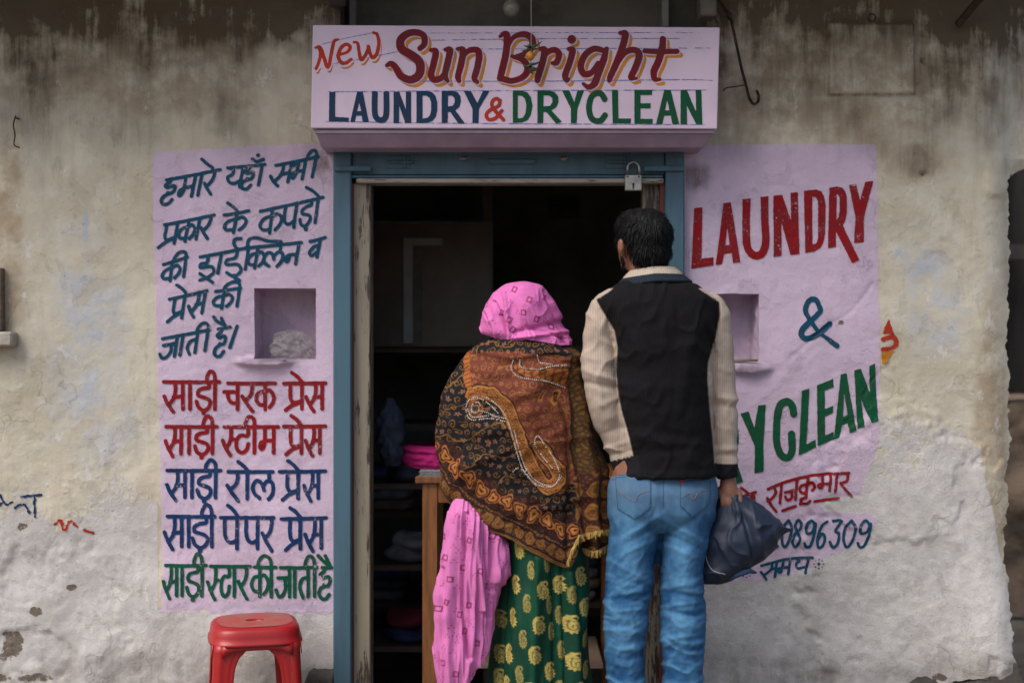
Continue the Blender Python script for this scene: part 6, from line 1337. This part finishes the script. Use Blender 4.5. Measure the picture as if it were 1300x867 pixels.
# fringe along the hanging hem
M['fringe'] = simple('gold_fringe', (.52, .34, .09), .8, .4, 60)
fm = MB()
def fringe(pts, n_, ln, dx=0):
    q = cr(pts, 8); d = np.concatenate([[0], np.cumsum(np.hypot(*np.diff(q, axis=0).T))])
    for s_ in np.linspace(0, d[-1], n_):
        a = np.interp(s_, d, q[:, 0])+R.uniform(-.5, .5); b_ = np.interp(s_, d, q[:, 1]); h_ = hit(st, a, b_-1.5, .001)
        if h_ is None: h_ = np.array(P(a, b_, WY-.12))
        l_ = ln*R.uniform(.7, 1.2)*kw; e_ = h_+np.array([dx*kw+R.uniform(-.004, .004), R.uniform(-.004, .004), -l_]); m_ = (h_+e_)/2+np.array([R.uniform(-.003, .003), R.uniform(-.003, .003), 0])
        fm.tube([h_, m_, e_], [.0017, .0016, .0009], 4)
fringe([(736, 681), (750, 677), (765, 674), (778, 673)], 60, 8); fringe([(722, 712), (726, 700), (731, 689), (736, 680)], 46, 9, -2)
fm.build('fringe', M['fringe'], woman, kind='stuff')
# second layer of the hanging end, a little behind, with its own fringe
V, F, px, py, th = loft([(640, 728, 772, WY+.02, .10), (665, 730, 776, WY+.02, .11), (700, 728, 772, WY+.02, .11)], 50, np.linspace(0, math.pi, 120), lambda a, b_, c_: .006*np.sin(a/3.5))
F = F[(np.abs((F % 120)[:, 0]-(F % 120)[:, 1]) < 5)]
hem2 = np.interp(px, [725, 740, 755, 775], [703, 697, 702, 690]); Fk = F[(py[F] <= hem2[F]).all(1)]
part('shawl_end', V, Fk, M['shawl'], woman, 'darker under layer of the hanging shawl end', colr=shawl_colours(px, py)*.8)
fm = MB(); st2 = bvh(V, Fk); st_old = st; st = st2; fringe([(728, 702), (740, 697), (755, 701), (772, 692)], 50, 8); st = st_old; fm.build('fringe', M['fringe'], woman, kind='stuff')

# --- green skirt
zf = 433.5+(CAM_Z-.04)/kw
pa = [(659, 690, 0), (655, 733, 0), (652, 773, 0), (648, 817, 0), (646, 855, 0), (674, 714, 1), (670, 754, 1), (666, 797, 1), (662, 840, 1), (689, 738, 0), (684, 780, 0), (679, 816, 0), (672, 860, 0), (694, 706, 1), (697, 757, 1), (700, 790, 1), (698, 838, 0), (710, 733, 0), (722, 745, 1), (722, 781, 0), (710, 770, 1), (733, 725, 0), (737, 763, 0), (742, 803, 0), (744, 842, 0), (724, 826, 0), (712, 812, 1), (731, 862, 0), (710, 860, 1), (629, 823, 2), (628, 852, 2), (630, 780, 2)]
for r_ in range(8):
    for c_ in range(9): pa.append((615+c_*19+(r_ % 2)*9, 885+r_*22, 0))
def skirt_colours(px, py, th):
    C = np.tile([.0015, .046, .024], (len(px), 1)); g_ = np.array([.50, .38, .10]); n_ = fbm(px/8, py/30, 4)
    C = C*(.55+.9*n_)[:, None]
    back = np.sin(th) < -.05
    for (x, y, k_) in pa:
        m_ = (np.abs(px-x) < 13) & (np.abs(py-y) < 17)
        if not m_.any(): continue
        nar = (1.08, .66, .85)[k_]; dim = (1, .6, .6)[k_]; u_ = (px[m_]-x)/nar; v_ = (py[m_]-y)/1.05
        a_ = np.arctan2(v_-3, u_); rd = np.hypot(u_, (v_-3)*.92)
        body_ = ss(.5, -.5, rd-6.3-1.0*np.cos(a_*11)); neck_ = seg_dist(u_, v_, [(-4.5, 0), (-4.2, -5), (-1.5, -9.5), (2.5, -10.2), (4.6, -7.6), (3.2, -5.4)], [4, 4.2, 3.2, 2.2, 1.8, 1.2]); rim_ = seg_dist(u_, v_, [(-6.5, -1), (-6.4, -6), (-3, -11)], [1.2, 1.2, .8])
        shp = np.maximum(body_, ss(.4, -.4, np.minimum(neck_, rim_))); fill = ss(.4, -.4, seg_dist(u_, v_, [(4, -1.5), (1, -5), (-1.5, -7)], 2.4)); shp = np.maximum(shp, fill*.9)
        sw_ = seg_dist(u_, v_, [(-2.6, -5), (-3.2, 0), (-2.8, 5), (1, 6.6), (3.8, 3.2), (2.2, -.2), (-.6, 1), (.2, 3.6)]); ln_ = ss(.75, .25, sw_); ln2 = ss(.5, .2, np.abs(rd-7.6+.5))
        f_ = np.clip(shp*(1-.75*ln_)*(1-.35*ln2), 0, 1)*dim*(.55+.7*vn(px[m_]*.9, py[m_]*.9, 8))
        f_ = np.clip(f_, 0, 1)[:, None]; C[m_] = C[m_]*(1-f_)+g_*f_
    C[back] = [.004, .062, .030]; return C
def skirt_fold(px, py, th):
    a = ss(690, 780, py); d = (.008+.016*a)*(np.sin(px/9.5+.8*np.sin(py/60)+.006*(py-700)*np.sin(px/30))*.45)+(fbm(px/18, py/70, 9, 3)-.5)*.02
    for pts, wd_, amp in [([(641, 690), (636, 760), (632, 867), (628, 1000)], 3.2, -.016), ([(700, 700), (703, 780), (704, 867), (706, 1000)], 4, -.012), ([(682, 700), (680, 800), (676, 900)], 5, .010), ([(720, 720), (726, 800), (732, 900)], 4.5, .010), ([(714, 710), (716, 800), (716, 900)], 3.5, -.010), ([(662, 690), (655, 780), (648, 900)], 6, .010)]:
        d = d+amp*np.exp(-(seg_dist(px, py, cr(pts, 4))/wd_)**2)
    return d
TH3 = np.concatenate([np.linspace(-.3, math.pi+.3, 330), np.linspace(math.pi+.36, 2*math.pi-.36, 50)])
V, F, px, py, th = loft([(600, 640, 720, WY, .10), (640, 628, 738, WY, .125), (690, 630, 744, WY, .135), (730, 628, 746, WY, .14), (780, 624, 750, WY, .145), (830, 618, 754, WY, .15), (867, 614, 757, WY, .155), (940, 606, 762, WY, .165), (zf, 598, 768, WY, .175)], 520, TH3, skirt_fold)
M['brocade'] = cloth('green_brocade', rough=.6, weave=900, wv=.3, var=.25, sheen=0, spec=.2)
part('skirt', V, F, M['brocade'], woman, colr=skirt_colours(px, py, th))
# --- pink stole hanging at the left hip
SY2 = WY-.09
def stole_fold(px, py, th):
    d = (fbm(px/9, py/60, 5, 3)-.5)*.020+((1-np.abs(2*fbm(px/6.5+py/300, py/130, 17, 2)-1))**3)*.009+(fbm(px/25, py/25, 6, 2)-.5)*.010
    for pts, wd_, amp in [([(594, 650), (590, 700), (588, 760), (596, 830)], 3, -.016), ([(606, 655), (610, 720), (612, 770)], 3, .014), ([(620, 662), (626, 700), (622, 745)], 3, -.012), ([(583, 650), (576, 720), (572, 800), (574, 867)], 4, .010), ([(600, 650), (603, 720), (600, 800), (590, 867)], 3, .010), ([(612, 655), (618, 720), (618, 780)], 2.5, -.010), ([(632, 680), (636, 705), (628, 735)], 4, .010), ([(566, 720), (562, 800), (558, 867)], 3, -.008)]:
        d = d+amp*np.exp(-(seg_dist(px, py, cr(pts, 6))/wd_)**2)*(np.sin(th) > -.2)
    return d
V, F, px, py, th = loft([(626, 580, 598, SY2+.03, .02), (640, 574, 606, SY2+.01, .035), (655, 569, 622, SY2, .045), (680, 566, 638, SY2, .052), (705, 563, 645, SY2, .056), (720, 562, 645, SY2, .056), (735, 560, 640, SY2, .054), (750, 558, 632, SY2, .05), (780, 555, 626, SY2, .046), (820, 551, 623, SY2, .042), (845, 550, 616, SY2, .040), (862, 552, 607, SY2, .036), (880, 556, 598, SY2, .03)], 330, np.concatenate([np.linspace(-.2, math.pi+.2, 200), np.linspace(math.pi+.25, 2*math.pi-.25, 30)]), stole_fold)
# torn lower outline: the inner half stops higher, with a corner
hem = np.interp(px, [548, 570, 590, 603, 606, 612, 618, 626, 646], [868, 874, 868, 850, 845, 838, 820, 790, 742]); Fk = F[(py[F] <= hem[F]).all(1)]
part('stole', V, Fk, M['silk'], woman, 'pink printed stole hanging from the left hip', colr=pinkprint(px, py, (.60, .17, .42)))
